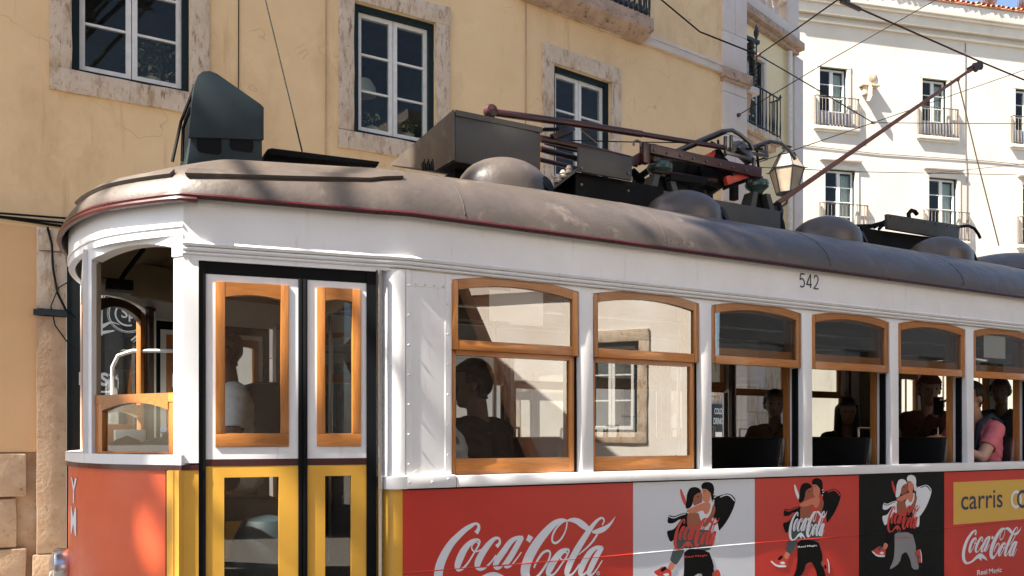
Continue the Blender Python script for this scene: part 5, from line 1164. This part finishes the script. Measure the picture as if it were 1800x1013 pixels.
for k in range(3):
    du = heads[k] - base_u; pal = PAL[k]; pan = ads[k + 1]
    mats_ = sorted({pal[c] for c, _ in COUPLE}); mb = MB(); d = 0.0004
    for c, poly in COUPLE:
        mb.cur = mats_.index(pal[c]); pp = zs(smooth_poly(poly), 1130, 830, 5.537); d += 0.00003
        mb.add([FN.P(u + du, d, z) for u, z in pp], [tuple(range(len(pp)))])
    mb.build('dancing_couple', [M[m] for m in mats_], pan, fix=False)
    (ua, za), (ub, zb_) = zs([(303, 745), (742, 438)], 1130, 830, 5.537)
    logo(ua + du, ub + du, za - 0.012, zb_, 0.0015, pal['logo'], pan, res=4, fat=1.15)
    (ua, za), (ub, zb_) = zs([(405, 842), (626, 798)], 1130, 830, 5.537)
    slogan(ua + du, ub + du, za, zb_, 0.0015, M[pal['slogan']], pan, 0.012)
# paper notices stuck inside the panes
for x0, x1, y0, y1 in ((864, 901, 511, 563), (901, 959, 511, 569)):
    a, b = at(x0, y1, 0.0), at(x1, y0, 0.0)
    MB().fquad(FN, a.x, b.x, -0.0235, a.z, b.z).build('paper_notice', M['paper'], tram, fix=False)
a, b = at(1735, 628, 0), at(1773, 592, 0); MB().fquad(FN, a.x, b.x, -0.0235, a.z, b.z).build('paper_notice', M['paper'], tram, fix=False)

# ================================================================== people
def capsule(bm, a, b, ra, rb, seg=10):
    a, b = Vector(a), Vector(b); ax = (b - a); L_ = ax.length; ax = ax.normalized() if L_ > 1e-6 else Vector((0, 0, 1))
    prof = []
    for i in range(5): t = R(-90 + 22.5 * i); prof.append((ra * math.cos(t), ra * math.sin(t)))
    for i in range(5): t = R(22.5 * i); prof.append((rb * math.cos(t), L_ + rb * math.sin(t)))
    m = MB().lathe(a, prof, seg, axis=ax)
    vs = [bm.verts.new(v) for v in m.v]
    for f in m.f:
        try: bm.faces.new([vs[i] for i in f])
        except ValueError: pass
def ellipsoid(bm, c, r, rot=None, n=14):
    m = MB(); rows = []
    prof = [(max(math.cos(R(-90 + 180 * i / n)), 1e-3), math.sin(R(-90 + 180 * i / n))) for i in range(n + 1)]
    m.lathe((0, 0, 0), prof, 16)
    vs = []
    for v in m.v:
        p = Vector((v[0] * r[0], v[1] * r[1], v[2] * r[2]))
        if rot: p = rot @ p
        vs.append(bm.verts.new(p + Vector(c)))
    for f in m.f: bm.faces.new([vs[i] for i in f])
def person(label, hip, yaw, skin_m, shirt, trousers, hair_m, lean=0.05, hands=None, head_yaw=0, head_pitch=0, hair='short', sleeve='short', hood=None, extra=None, scale=1.0, cap=None):
    """seated figure; local +x is where it faces, origin at the hips on the seat"""
    bm = bmesh.new(); segs = []
    Rz = Matrix.Rotation(yaw, 3, 'Z'); H = Vector(hip)
    def W(p): return H + Rz @ (Vector(p) * scale)
    def cap_(a, b, ra, rb, kind): capsule(bm, W(a), W(b), ra * scale, rb * scale); segs.append((W(a), W(b), ra * scale, rb * scale, kind))
    ch = Vector((lean * 0.9, 0, 0.40)); nk = Vector((lean * 1.25, 0, 0.555)); hd = Vector((lean * 1.35 + 0.02, 0, 0.70))
    for s in (-1, 1):
        cap_((0, 0.07 * s, 0.06), (lean * 0.5, 0.075 * s, 0.22), 0.115, 0.10, 'torso'); cap_((lean * 0.5, 0.075 * s, 0.22), (ch.x, 0.085 * s, 0.40), 0.10, 0.105, 'torso')
        cap_((ch.x, 0.07 * s, 0.45), (nk.x - 0.01, 0.165 * s, 0.455), 0.07, 0.062, 'torso')
        cap_((0.0, 0.09 * s, 0.05), (0.42, 0.12 * s, 0.06), 0.088, 0.062, 'leg'); cap_((0.42, 0.12 * s, 0.06), (0.40, 0.12 * s, -0.36), 0.058, 0.042, 'leg'); cap_((0.40, 0.12 * s, -0.38), (0.55, 0.13 * s, -0.40), 0.042, 0.032, 'foot')
    cap_((nk.x - 0.015, 0, 0.46), (nk.x + 0.005, 0, 0.62), 0.058, 0.052, 'neck'); cap_((nk.x - 0.02, -0.1, 0.475), (nk.x - 0.02, 0.1, 0.475), 0.055, 0.055, 'torso')
    hands = hands or {}
    for s, key in ((1, 'L'), (-1, 'R')):
        sh = Vector((nk.x - 0.01, 0.175 * s, 0.45)); hn = Vector(hands.get(key, (0.34, 0.14 * s, 0.15)))
        d = hn - sh; Ld = min(d.length, 0.54); d = d.normalized() * Ld; hn = sh + d
        up, fo = 0.29, 0.26; k = (up * up - fo * fo + Ld * Ld) / (2 * Ld); hgt = math.sqrt(max(up * up - k * k, 0.0004))
        out = Vector((-0.25, 0.5 * s, -0.85)); out = (out - d.normalized() * out.dot(d.normalized())).normalized()
        el = sh + d.normalized() * k + out * hgt
        cap_(sh, el, 0.054, 0.043, 'uarm'); cap_(el, hn, 0.041, 0.028, 'farm')
        f = (hn - el).normalized(); sd = f.cross(Vector((0, 0, 1))).normalized(); nrm = sd.cross(f)
        cap_(hn + f * 0.02, hn + f * 0.075, 0.030, 0.033, 'hand'); cap_(hn + f * 0.02 + sd * 0.02, hn + f * 0.075 + sd * 0.022, 0.018, 0.016, 'hand'); cap_(hn + f * 0.02 - sd * 0.02, hn + f * 0.075 - sd * 0.022, 0.018, 0.016, 'hand')
        for q, (o_, ln) in enumerate(((-0.03, 0.055), (-0.01, 0.068), (0.01, 0.064), (0.03, 0.048))):
            b0 = hn + f * 0.085 + sd * o_; b1 = b0 + f * ln * 0.6 - nrm * 0.008; b2 = b1 + f * ln * 0.4 - nrm * 0.022
            cap_(b0, b1, 0.0095, 0.0088, 'hand'); cap_(b1, b2, 0.0088, 0.0075, 'hand')
        t0 = hn + f * 0.035 - sd * s * 0.03; cap_(t0, t0 + f * 0.035 - sd * s * 0.028 - nrm * 0.01, 0.0115, 0.010, 'hand')
    # head with face
    HR = Rz @ Matrix.Rotation(head_yaw, 3, 'Z') @ Matrix.Rotation(head_pitch, 3, 'Y'); hc = W(hd)
    def He(p): return hc + HR @ (Vector(p) * scale)
    sc = scale
    ellipsoid(bm, He((0, 0, 0.025)), (0.098 * sc, 0.077 * sc, 0.098 * sc), HR); ellipsoid(bm, He((0.022, 0, -0.045)), (0.068 * sc, 0.058 * sc, 0.078 * sc), HR)
    ellipsoid(bm, He((0.055, 0, -0.095)), (0.03 * sc, 0.03 * sc, 0.024 * sc), HR)
    ellipsoid(bm, He((0.098, 0, -0.02)), (0.018 * sc, 0.013 * sc, 0.03 * sc), HR); ellipsoid(bm, He((0.083, 0, -0.062)), (0.014 * sc, 0.026 * sc, 0.010 * sc), HR)
    ellipsoid(bm, He((0.082, 0, 0.03)), (0.016 * sc, 0.05 * sc, 0.012 * sc), HR)
    for s in (-1, 1): ellipsoid(bm, He((-0.005, 0.078 * s, -0.012)), (0.018 * sc, 0.012 * sc, 0.032 * sc), HR)
    segs.append((He((0, 0, 0.0)), He((0.02, 0, -0.06)), 0.09 * sc, 0.07 * sc, 'head'))
    me = bpy.data.meshes.new('tmp'); bm.to_mesh(me); bm.free()
    o = bpy.data.objects.new('tmp', me); COL.objects.link(o)
    md = o.modifiers.new('r', 'REMESH'); md.mode = 'VOXEL'; md.voxel_size = 0.0085
    ms = o.modifiers.new('s', 'SMOOTH'); ms.iterations = 4; ms.factor = 0.5
    dg = bpy.context.evaluated_depsgraph_get(); ev = bpy.data.meshes.new_from_object(o.evaluated_get(dg))
    bpy.data.objects.remove(o); bpy.data.meshes.remove(me)
    nv = len(ev.vertices); co = np.empty(nv * 3); ev.vertices.foreach_get('co', co); co = co.reshape(-1, 3)
    no = np.empty(nv * 3); ev.vertices.foreach_get('normal', no); no = no.reshape(-1, 3)
    ev.materials.clear(); ev.materials.append(skin_m); ev.polygons.foreach_set('use_smooth', [True] * len(ev.polygons))
    ev.name = 'person'; body = bpy.data.objects.new('person', ev); COL.objects.link(body); tag(body, label, 'person', 'tram passengers and driver')
    # which limb each vertex belongs to
    best = np.full(nv, 1e9); kind = np.zeros(nv, int); tpar = np.zeros(nv); names = ['torso', 'leg', 'foot', 'neck', 'uarm', 'farm', 'hand', 'head']
    for a, b, ra, rb, kd in segs:
        a_, b_ = np.array(a), np.array(b); ab = b_ - a_; t = np.clip(((co - a_) @ ab) / max(ab @ ab, 1e-9), 0, 1)
        ds = np.linalg.norm(co - (a_ + t[:, None] * ab), axis=1) - (ra + (rb - ra) * t)
        m_ = ds < best; best[m_] = ds[m_]; kind[m_] = names.index(kd); tpar[m_] = t[m_]
    pol = [tuple(p.vertices) for p in ev.polygons]
    loc = (co - np.array(hc)) @ np.array(HR) / sc
    def shell(name, sel, off, m, noise=0.0):
        fs = [f for f in pol if all(sel[i] for i in f)]
        used = sorted({i for f in fs for i in f}); mp = {i: k for k, i in enumerate(used)}
        if not fs: return
        rr = np.sin(co[used] @ np.array([37.0, 53, 41])) * np.sin(co[used] @ np.array([19.0, -23, 61])) * noise
        v = co[used] + no[used] * (off + rr)[:, None] if noise else co[used] + no[used] * off
        m2 = bpy.data.meshes.new(name); m2.from_pydata([tuple(p) for p in v], [], [tuple(mp[i] for i in f) for f in fs]); m2.materials.append(m)
        m2.polygons.foreach_set('use_smooth', [True] * len(fs)); ob = link(name, m2, body)
        so = ob.modifiers.new('t', 'SOLIDIFY'); so.thickness = 0.004; so.offset = 1.0
        return ob
    isn = lambda *k: np.isin(kind, [names.index(x) for x in k])
    if sleeve == 'none': sel = isn('torso') & ~((np.abs(((co - np.array(H)) @ np.array(Rz))[:, 1]) > 0.12) & (co[:, 2] > H.z + 0.40))
    elif sleeve == 'short': sel = isn('torso') | (isn('uarm') & (tpar < 0.62))
    else: sel = isn('torso', 'uarm') | (isn('farm') & (tpar < 0.93))
    shell('shirt', sel, 0.009, shirt, 0.004); shell('trousers', isn('leg'), 0.008, trousers); shell('shoes', isn('foot'), 0.008, M['black'])
    x, y, z = loc[:, 0], loc[:, 1], loc[:, 2]; hs = isn('head', 'neck')
    line = np.where(x > 0.035, 0.055, np.where(x > -0.02, 0.0, -0.075))
    if hair == 'short': shell('hair', hs & (z > line) & (loc[:, 2] > -0.1), 0.008, hair_m, 0.004)
    if hair == 'long':
        shell('hair', hs & (z > line), 0.016, hair_m, 0.006)
        hb = bmesh.new()
        for s in (-1, 0, 1): capsule(hb, He((-0.05, 0.05 * s, 0.03)), He((-0.055, 0.075 * s, -0.25)), 0.055 * sc, 0.04 * sc)
        for s in (-1, 1): capsule(hb, He((0.0, 0.078 * s, 0.02)), He((0.0, 0.092 * s, -0.2)), 0.03 * sc, 0.025 * sc)
        hm = bpy.data.meshes.new('hair'); hb.to_mesh(hm); hb.free(); hm.materials.append(hair_m); hm.polygons.foreach_set('use_smooth', [True] * len(hm.polygons)); link('hair', hm, body)
    if cap:
        shell('cap', hs & (z > np.where(x > 0, 0.045, 0.03)), 0.016, cap)
        v = [He((0.085 + (0.07 if k in (1, 2) else 0), -0.06 + 0.04 * k, 0.058 - (0.012 if k in (1, 2) else 0))) for k in range(4)]
        MB().add([He((0.06, -0.065, 0.056)), He((0.155, -0.045, 0.04)), He((0.165, 0, 0.042)), He((0.155, 0.045, 0.04)), He((0.06, 0.065, 0.056)), He((0.06, -0.065, 0.066)), He((0.155, -0.045, 0.05)), He((0.165, 0, 0.052)), He((0.155, 0.045, 0.05)), He((0.06, 0.065, 0.066))], [(0, 1, 2, 3, 4), (9, 8, 7, 6, 5), (0, 5, 6, 1), (1, 6, 7, 2), (2, 7, 8, 3), (3, 8, 9, 4)]).build('cap_peak', cap, body)
    for s in (-1, 1):
        MB().lathe(He((0.083, 0.03 * s, 0.008)), [(0.0, -0.004), (0.010, 0.0), (0.006, 0.005), (0.0, 0.006)], 8, axis=HR @ Vector((1, 0.25 * s, 0))).build('eye', M['ink_black'], body)
    return body, W, He
S_dark, S_mid, S_tan = skin('brown_skin', (0.13, 0.065, 0.042)), skin('olive_skin', (0.24, 0.13, 0.085)), skin('light_skin', (0.50, 0.29, 0.21))
jeans = cloth('jeans', (0.03, 0.04, 0.07))
C_white, C_black, C_brown = cloth('white_shirt', (0.72, 0.72, 0.72)), cloth('black_tee', (0.004, 0.0045, 0.005)), cloth('brown_jacket', (0.10, 0.055, 0.028))
C_navy, C_pink, C_teal = cloth('dark_top', (0.014, 0.014, 0.018)), cloth('pink_tee', (0.62, 0.16, 0.19)), cloth('slate_jacket', (0.05, 0.075, 0.085))
person('driver in a white short sleeved shirt seated behind the tram door glass', (0.82, 1.16, 1.44), R(180), S_dark, C_white, jeans, M['hair'], hands={'L': (0.30, 0.12, 0.20), 'R': (0.32, -0.2, 0.18)})
def seat_at(px, py, Y, dz=0.70):      # hips so that the head centre shows at this place
    p = at(px, py, Y); return (p.x, Y, p.z - dz)
person('passenger with short dark hair and black t-shirt in the first saloon window', seat_at(855, 678, 0.52, 0.76), R(112), S_mid, C_black, jeans, M['hair'], hands={'L': (0.3, 0.1, 0.1), 'R': (0.3, -0.1, 0.1)}, head_yaw=R(40), scale=1.10)
person('bare armed passenger in a white vest at the first saloon window edge', seat_at(796, 690, 0.36, 0.66), R(150), S_tan, C_white, jeans, M['hair'], hair='long', sleeve='none', scale=0.93)
person('passenger in a brown jacket facing out of the third saloon window', seat_at(1364, 712, 1.62), R(215), S_dark, C_brown, jeans, M['hair'], sleeve='long', head_yaw=R(10), hair='short')
person('long haired passenger in dark clothes inside the fourth saloon window', seat_at(1488, 722, 1.62), R(225), S_mid, C_navy, jeans, M['hair'], sleeve='long', hair='long', head_yaw=R(5), scale=0.97)
b5, W5, H5 = person('passenger in a cap holding up a phone inside the fifth saloon window', seat_at(1628, 690, 0.95), R(230), S_mid, cloth('dark_red_top', (0.06, 0.015, 0.015)), jeans, M['hair'], sleeve='long', hands={'R': (0.32, -0.02, 0.50), 'L': (0.40, 0.26, 0.42)}, cap=cloth('rust_cap', (0.10, 0.03, 0.02)), scale=1.02)
ph = thing('phone', 'phone held by the capped passenger in the fifth saloon window', 'phone', W5((0.40, -0.03, 0.53)))
pc = W5((0.40, -0.02, 0.56)); t_ = Matrix.Rotation(R(230), 3, 'Z')
def PB_(x, y, z): return pc + t_ @ Vector((x, y, z))
MB().hexa([PB_(a, b, c) for c in (-0.072, 0.072) for a, b in ((-0.004, -0.036), (0.004, -0.036), (0.004, 0.036), (-0.004, 0.036))]).build('phone_body', M['ink_black'], ph, bevel=0.003)
MB().lathe(PB_(0.004, 0.02, 0.05), [(0.009, 0), (0.009, 0.003), (0.006, 0.004)], 12, axis=t_ @ Vector((1, 0, 0))).build('camera_lens', M['chrome'], ph)
b6, W6, H6 = person('passenger in a pink t-shirt with a dark strap in the rear saloon window', seat_at(1722, 700, 0.36), R(172), S_tan, C_pink, jeans, M['hair'], hands={'R': (0.42, -0.2, 0.33), 'L': (0.46, 0.12, 0.36)})
sp_ = MB(); pts_ = [W6(p) for p in ((0.15, 0.11, 0.10), (0.175, 0.11, 0.30), (0.125, 0.11, 0.50), (0.03, 0.115, 0.56), (-0.065, 0.12, 0.51), (-0.115, 0.12, 0.34), (-0.125, 0.12, 0.1))]
sp_.tube(pts_, 0.024, 8); sp_.build('backpack_strap', jeans, b6, smooth=True)
person('passenger in a slate jacket behind the pink shirted one', seat_at(1762, 690, 1.2), R(200), S_dark, C_teal, jeans, M['hair'], sleeve='long')

# ================================================================== street lantern, wires, opposite side
sl0 = atz(1383, 305, 14.0)
ln = thing('street_lantern', 'old iron wall lantern with pale glass panes hanging at the house corner', 'lamp', (sl0.x, sl0.y, sl0.z - 0.4))
def frust(mb, c, z0, z1, r0, r1, n=4, rot=R(62)):
    v = [(c.x + 1.12 * r * math.cos(rot + 2 * math.pi * k / n), c.y + 1.12 * r * math.sin(rot + 2 * math.pi * k / n), z) for r, z in ((r0, z0), (r1, z1)) for k in range(n)]
    return v
nS = 6; zb0, zb1, zt = sl0.z - 0.34, sl0.z + 0.05, sl0.z + 0.30
v1 = frust(None, sl0, zb0, zb1, 0.15, 0.255, nS); v2 = frust(None, sl0, zb1, zt, 0.255, 0.13, nS)
for k in range(nS):
    a, b = k, (k + 1) % nS
    MB().add([v1[a], v1[b], v1[nS + b], v1[nS + a]], [(0, 1, 2, 3)]).build('lantern_pane', M['lampglass'], ln, fix=False)
    MB().add([v2[a], v2[b], v2[nS + b], v2[nS + a]], [(0, 1, 2, 3)]).build('lantern_pane', M['lampglass'], ln, fix=False)
    MB().tube([v1[a], v1[nS + a]], 0.012, 5).tube([v2[a], v2[nS + a]], 0.010, 5).tube([v1[nS + a], v1[nS + b]], 0.016, 5).tube([v1[a], v1[b]], 0.014, 5).tube([v2[nS + a], v2[nS + b]], 0.012, 5).build('lantern_frame', M['iron'], ln)
    o_ = Vector(v1[nS + a]); d_ = (o_ - sl0); d_.z = 0; d_.normalize(); MB().tube([o_, o_ + d_ * 0.06], [0.014, 0.004], 5).build('lantern_spike', M['iron'], ln)
MB().lathe((sl0.x, sl0.y, zt), [(0.15, 0), (0.15, 0.02), (0.07, 0.07), (0.05, 0.12), (0.09, 0.14), (0.02, 0.18)], 12).build('lantern_cap', M['iron'], ln)
MB().lathe((sl0.x, sl0.y, zb0 - 0.12), [(0.02, 0), (0.05, 0.04), (0.03, 0.08), (0.14, 0.12)], 12).build('lantern_base', M['iron'], ln)
wp = Vector(FB.P(BLEN - 0.05, 0.06, sl0.z - 0.75)); e_ = Vector((sl0.x, sl0.y, zb0 - 0.1))
MB().tube([wp, wp + (e_ - wp) * 0.3 + Vector((0, 0, -0.12)), wp + (e_ - wp) * 0.75 + Vector((0, 0, -0.10)), e_ + Vector((0, 0, -0.06)), e_], 0.022, 8).build('bracket_arm', M['iron'], ln, smooth=True)
sc_ = wp + (e_ - wp) * 0.55 + Vector((0, 0, -0.22)); dd = (e_ - wp); dd.z = 0; dd.normalize()
MB().tube([sc_ + dd * (0.11 * (1 - k / 22) * math.cos(k * 0.45)) + Vector((0, 0, 0.11 * (1 - k / 22) * math.sin(k * 0.45))) for k in range(20)], 0.014, 6).build('bracket_scroll', M['iron'], ln, smooth=True)
MB().box(wp.x - 0.04, wp.x + 0.04, wp.y - 0.02, wp.y + 0.03, wp.z - 0.25, wp.z + 0.15).build('wall_plate', M['iron'], ln)

def wire(label, pts, r, m, cat='wire'):
    o = MB().tube(pts, r, 6).build('overhead_wire', M[m], smooth=True); return tag(o, label, cat, 'overhead wires')
cw_ = [Vector((-20, 1.15, 5.75)), at(1476, 0, 1.2), pole_b + Vector((0.0, 0, 0.055)), pole_b + Vector((3.0, 0.02, -0.05)), Vector((30, 1.6, 5.3))]
o = wire('rusty contact wire touched by the wheel of the raised trolley pole', cw_, 0.0075, 'wire_rust')
MB().beam(at(1478, 2, 1.2), at(1512, 17, 1.2), 0.02, 0.03).build('wire_clamp', M['wood_dark'], o); MB().beam(at(1486, -4, 1.2), at(1490, 6, 1.2), 0.03, 0.05).build('wire_ear', M['gun'], o)
MB().beam(pole_b + Vector((1.15, 0.0, 0.03)), pole_b + Vector((1.55, 0, 0.02)), 0.03, 0.05).build('wire_clamp', M['gun'], o)
nA = atz(1333, 97, 13.2); nB = atz(1535, 216, 16.5)
o = wire('black span wire crossing from the balcony to the knot above the lantern', [FB.P(2.0, 0.3, 8.55), atz(1230, 56, 12.6), nA], 0.012, 'wire_black')
MB().lathe(nA, [(0.0, -0.06), (0.03, -0.04), (0.035, 0.02), (0, 0.06)], 8, axis=(0.6, -0.3, 0.3)).build('knot', M['rust'], o)
wire('black wire rising steeply to the right from the span knot', [nA, atz(1400, 51, 11.5), atz(1478, -4, 10.0)], 0.010, 'wire_black')
wire('dark wire descending right from the span knot to the yellow junction', [nA, atz(1430, 154, 14.8), nB], 0.010, 'wire')
o = wire('brown diagonal wire from the wall hook up to the top edge', [FB.P(4.534, 0.06, 7.20), atz(1460, 105, 14.0), atz(1680, -20, 13.0)], 0.008, 'wire')
MB().lathe(FB.P(4.534, 0.05, 7.20), [(0.035, 0), (0.035, 0.03), (0.012, 0.06)], 8, axis=(FB.n[0], FB.n[1], 0)).build('wall_hook', M['iron'], o)
o = wire('long thin wire rising to the right through the yellow junction', [atz(1326, 288, 14.6), nB, atz(1790, 127, 19.0), atz(1850, 106, 20)], 0.009, 'wire')
MB().lathe(nB, [(0.0, -0.05), (0.03, -0.03), (0.03, 0.03), (0, 0.05)], 8, axis=(1, -0.5, 0)).build('junction', M['rope'], o)
wire('thin level wire running right from the yellow junction', [nB, atz(1660, 217, 17.5), atz(1860, 218, 19.5)], 0.008, 'wire')
wire('thin level wire passing behind the lantern at lower window height', [atz(1330, 294, 15.0), atz(1500, 302, 17), atz(1860, 309, 20)], 0.007, 'wire')
wire('faint wire rising right above the lower window of the white building', [atz(1630, 306, 19), atz(1860, 282, 20)], 0.006, 'wire')
o = wire('thin dark wire slanting down the yellow facade to the tram roof', [at(452, -60, 2.6), at(500, 138, 1.9), at(531, 266, 1.25)], 0.005, 'wire_black')

# ---- houses across the street, behind the camera: mirrored in the tram's glass, two added to darken it
FO = Fr((3.3, -14.2), R(48), flip=True)
ob_ = thing('opposite_house', 'cream house across the street mirrored in the tram windows', 'building', (8, -10, 0))
ow = [(1.2 + 2.45 * k, 2.25 + 2.45 * k, 1.75, 3.35) for k in range(2)] + [(7.25, 8.2, 1.75, 3.35)] + [(1.2 + 2.45 * k, 2.25 + 2.45 * k, 5.2, 7.0) for k in range(3)]
wall_cells(MB(), FO, -2, 9.5, 0, 9.5, ow).build('wall', M['cream_wall'], ob_, fix=False)
for k, w in enumerate(ow): casement(ob_, FO, *w, rows=3, seed=400 + k, surround=0.2)
MB().fbox(FO, -2, 9.5, -5, 0.4, 9.5, 9.75).build('eaves', M['stone_clean'], ob_)
MB().fbox(FO, -2, 9.5, 0.0, 0.12, 4.3, 4.5).build('string_course', M['stone_clean'], ob_)
oc2 = thing('reflection_gable', 'added dark gabled house, unseen, that darkens the reflection in the first saloon window', 'building', (4, -10, 0))  # unseen house added so the left of this pane mirrors something dark
MB().add([(1.0, -8.2, 0), (6.6, -8.2, 0), (6.6, -8.2, 1.3), (4.2, -8.2, 6.4), (1.0, -8.2, 3.0), (1.0, -12.5, 0), (6.6, -12.5, 0), (6.6, -12.5, 1.3), (4.2, -12.5, 6.4), (1.0, -12.5, 3.0)], [(0, 1, 2, 3, 4), (9, 8, 7, 6, 5), (0, 5, 6, 1), (1, 6, 7, 2), (0, 4, 9, 5)]).build('wall', M['wood_dark'], oc2)
MB().hexa([(4.2, -8.0, 6.4), (6.8, -8.0, 0.9), (6.8, -12.7, 0.9), (4.2, -12.7, 6.4), (4.2, -8.0, 6.52), (6.9, -8.0, 1.0), (6.9, -12.7, 1.0), (4.2, -12.7, 6.52)]).build('roof', M['tile'], oc2)
MB().hexa([(4.2, -8.0, 6.4), (0.8, -8.0, 2.8), (0.8, -12.7, 2.8), (4.2, -12.7, 6.4), (4.2, -8.0, 6.53), (0.7, -8.0, 2.9), (0.7, -12.7, 2.9), (4.2, -12.7, 6.53)]).build('roof', M['tile'], oc2)
for u in (2.2, 4.0): MB().box(u, u + 0.9, -8.21, -8.16, 1.2, 2.6).build('window', M['shop'], oc2)

oc4 = thing('reflection_villa', 'added brown villa, unseen, that darkens the reflection in the tram door glass', 'building', (-3, -12, 0))  # unseen villa put in to keep bright sky out of the door glass
MB().box(-9, 0.4, -17, -9.6, 0, 8.6).build('wall', M['stone_rough'], oc4)
MB().add([(-9.2, -17.2, 8.6), (0.6, -17.2, 8.6), (0.6, -9.4, 8.6), (-9.2, -9.4, 8.6), (-6, -13.3, 10.6), (-2.5, -13.3, 10.6)], [(0, 1, 5, 4), (1, 2, 5), (2, 3, 4, 5), (3, 0, 4), (0, 3, 2, 1)]).build('roof', M['tile'], oc4)
for k in range(3): MB().box(-8 + 2.7 * k, -7 + 2.7 * k, -9.62, -9.55, 1.6, 3.4).build('window', M['shop'], oc4)
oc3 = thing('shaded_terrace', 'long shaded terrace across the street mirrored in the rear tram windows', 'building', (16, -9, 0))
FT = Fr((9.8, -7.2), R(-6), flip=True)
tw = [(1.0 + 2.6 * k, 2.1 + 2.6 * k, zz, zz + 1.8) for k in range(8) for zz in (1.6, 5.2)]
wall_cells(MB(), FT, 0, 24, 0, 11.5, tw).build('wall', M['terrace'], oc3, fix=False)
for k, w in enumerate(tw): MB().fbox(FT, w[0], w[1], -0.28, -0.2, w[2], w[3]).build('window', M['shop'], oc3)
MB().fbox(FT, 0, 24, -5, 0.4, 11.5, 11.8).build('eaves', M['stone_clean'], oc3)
# ---- street trees whose crowns dapple the tram roof
def tree(label, base, top, crown, nclump, nleaf, seed, lsz=0.2, csz=0.5):
    r = random.Random(seed); t = thing('street_tree', label, 'tree', base, 'trees behind the camera')
    base, top = Vector(base), Vector(top); tb = MB()
    tb.tube([base + (top - base) * k / 5 + Vector((0.1 * math.sin(k * 2.1 + seed), 0.1 * math.cos(k * 1.7), 0)) for k in range(6)], [0.24, 0.21, 0.18, 0.16, 0.13, 0.10], 10)
    cen, rad = Vector(crown[0]), Vector(crown[1]); clumps = []
    for k in range(nclump):
        while True:
            p = Vector((r.uniform(-1, 1), r.uniform(-1, 1), r.uniform(-1, 1)))
            if 0.25 < p.length < 1: break
        c = cen + Vector((p.x * rad.x, p.y * rad.y, p.z * rad.z)); clumps.append(c)
        s = top + (cen - top) * r.uniform(0.0, 0.6) * 0.5
        tb.tube([s, s + (c - s) * 0.5 + Vector((r.gauss(0, 0.2), r.gauss(0, 0.2), r.gauss(0.1, 0.15))), c], [0.07, 0.045, 0.02], 5)
    tb.build('trunk', M['bark'], t, smooth=True, fix=False)
    V, Fc = [], []
    for c in clumps:
        for q in range(nleaf):
            p = c + Vector((r.gauss(0, csz), r.gauss(0, csz), r.gauss(0, csz * 0.7))); a = Vector((r.gauss(0, 1), r.gauss(0, 1), r.gauss(0, 1))).normalized() * lsz * r.uniform(0.7, 1.3); b = a.orthogonal().normalized() * lsz * 0.5
            i = len(V); V += [p - a, p + b, p + a, p - b]; Fc.append((i, i + 1, i + 2, i + 3))
    MB().add(V, Fc).build('crown', M['leaf'], t, fix=False)
tree('leafy street tree to the left behind the camera', (-6.5, -5.0, 0), (-5.6, -3.2, 6.5), ((-4.8, 0.5, 10.2), (2.6, 2.2, 1.8)), 8, 170, 11, csz=0.20)
tree('tall street tree right behind the camera', (-2.0, -7.2, 0), (-1.5, -4.5, 7.0), ((0.0, 0.3, 11.2), (3.0, 2.4, 1.9)), 62, 130, 5, csz=0.26)
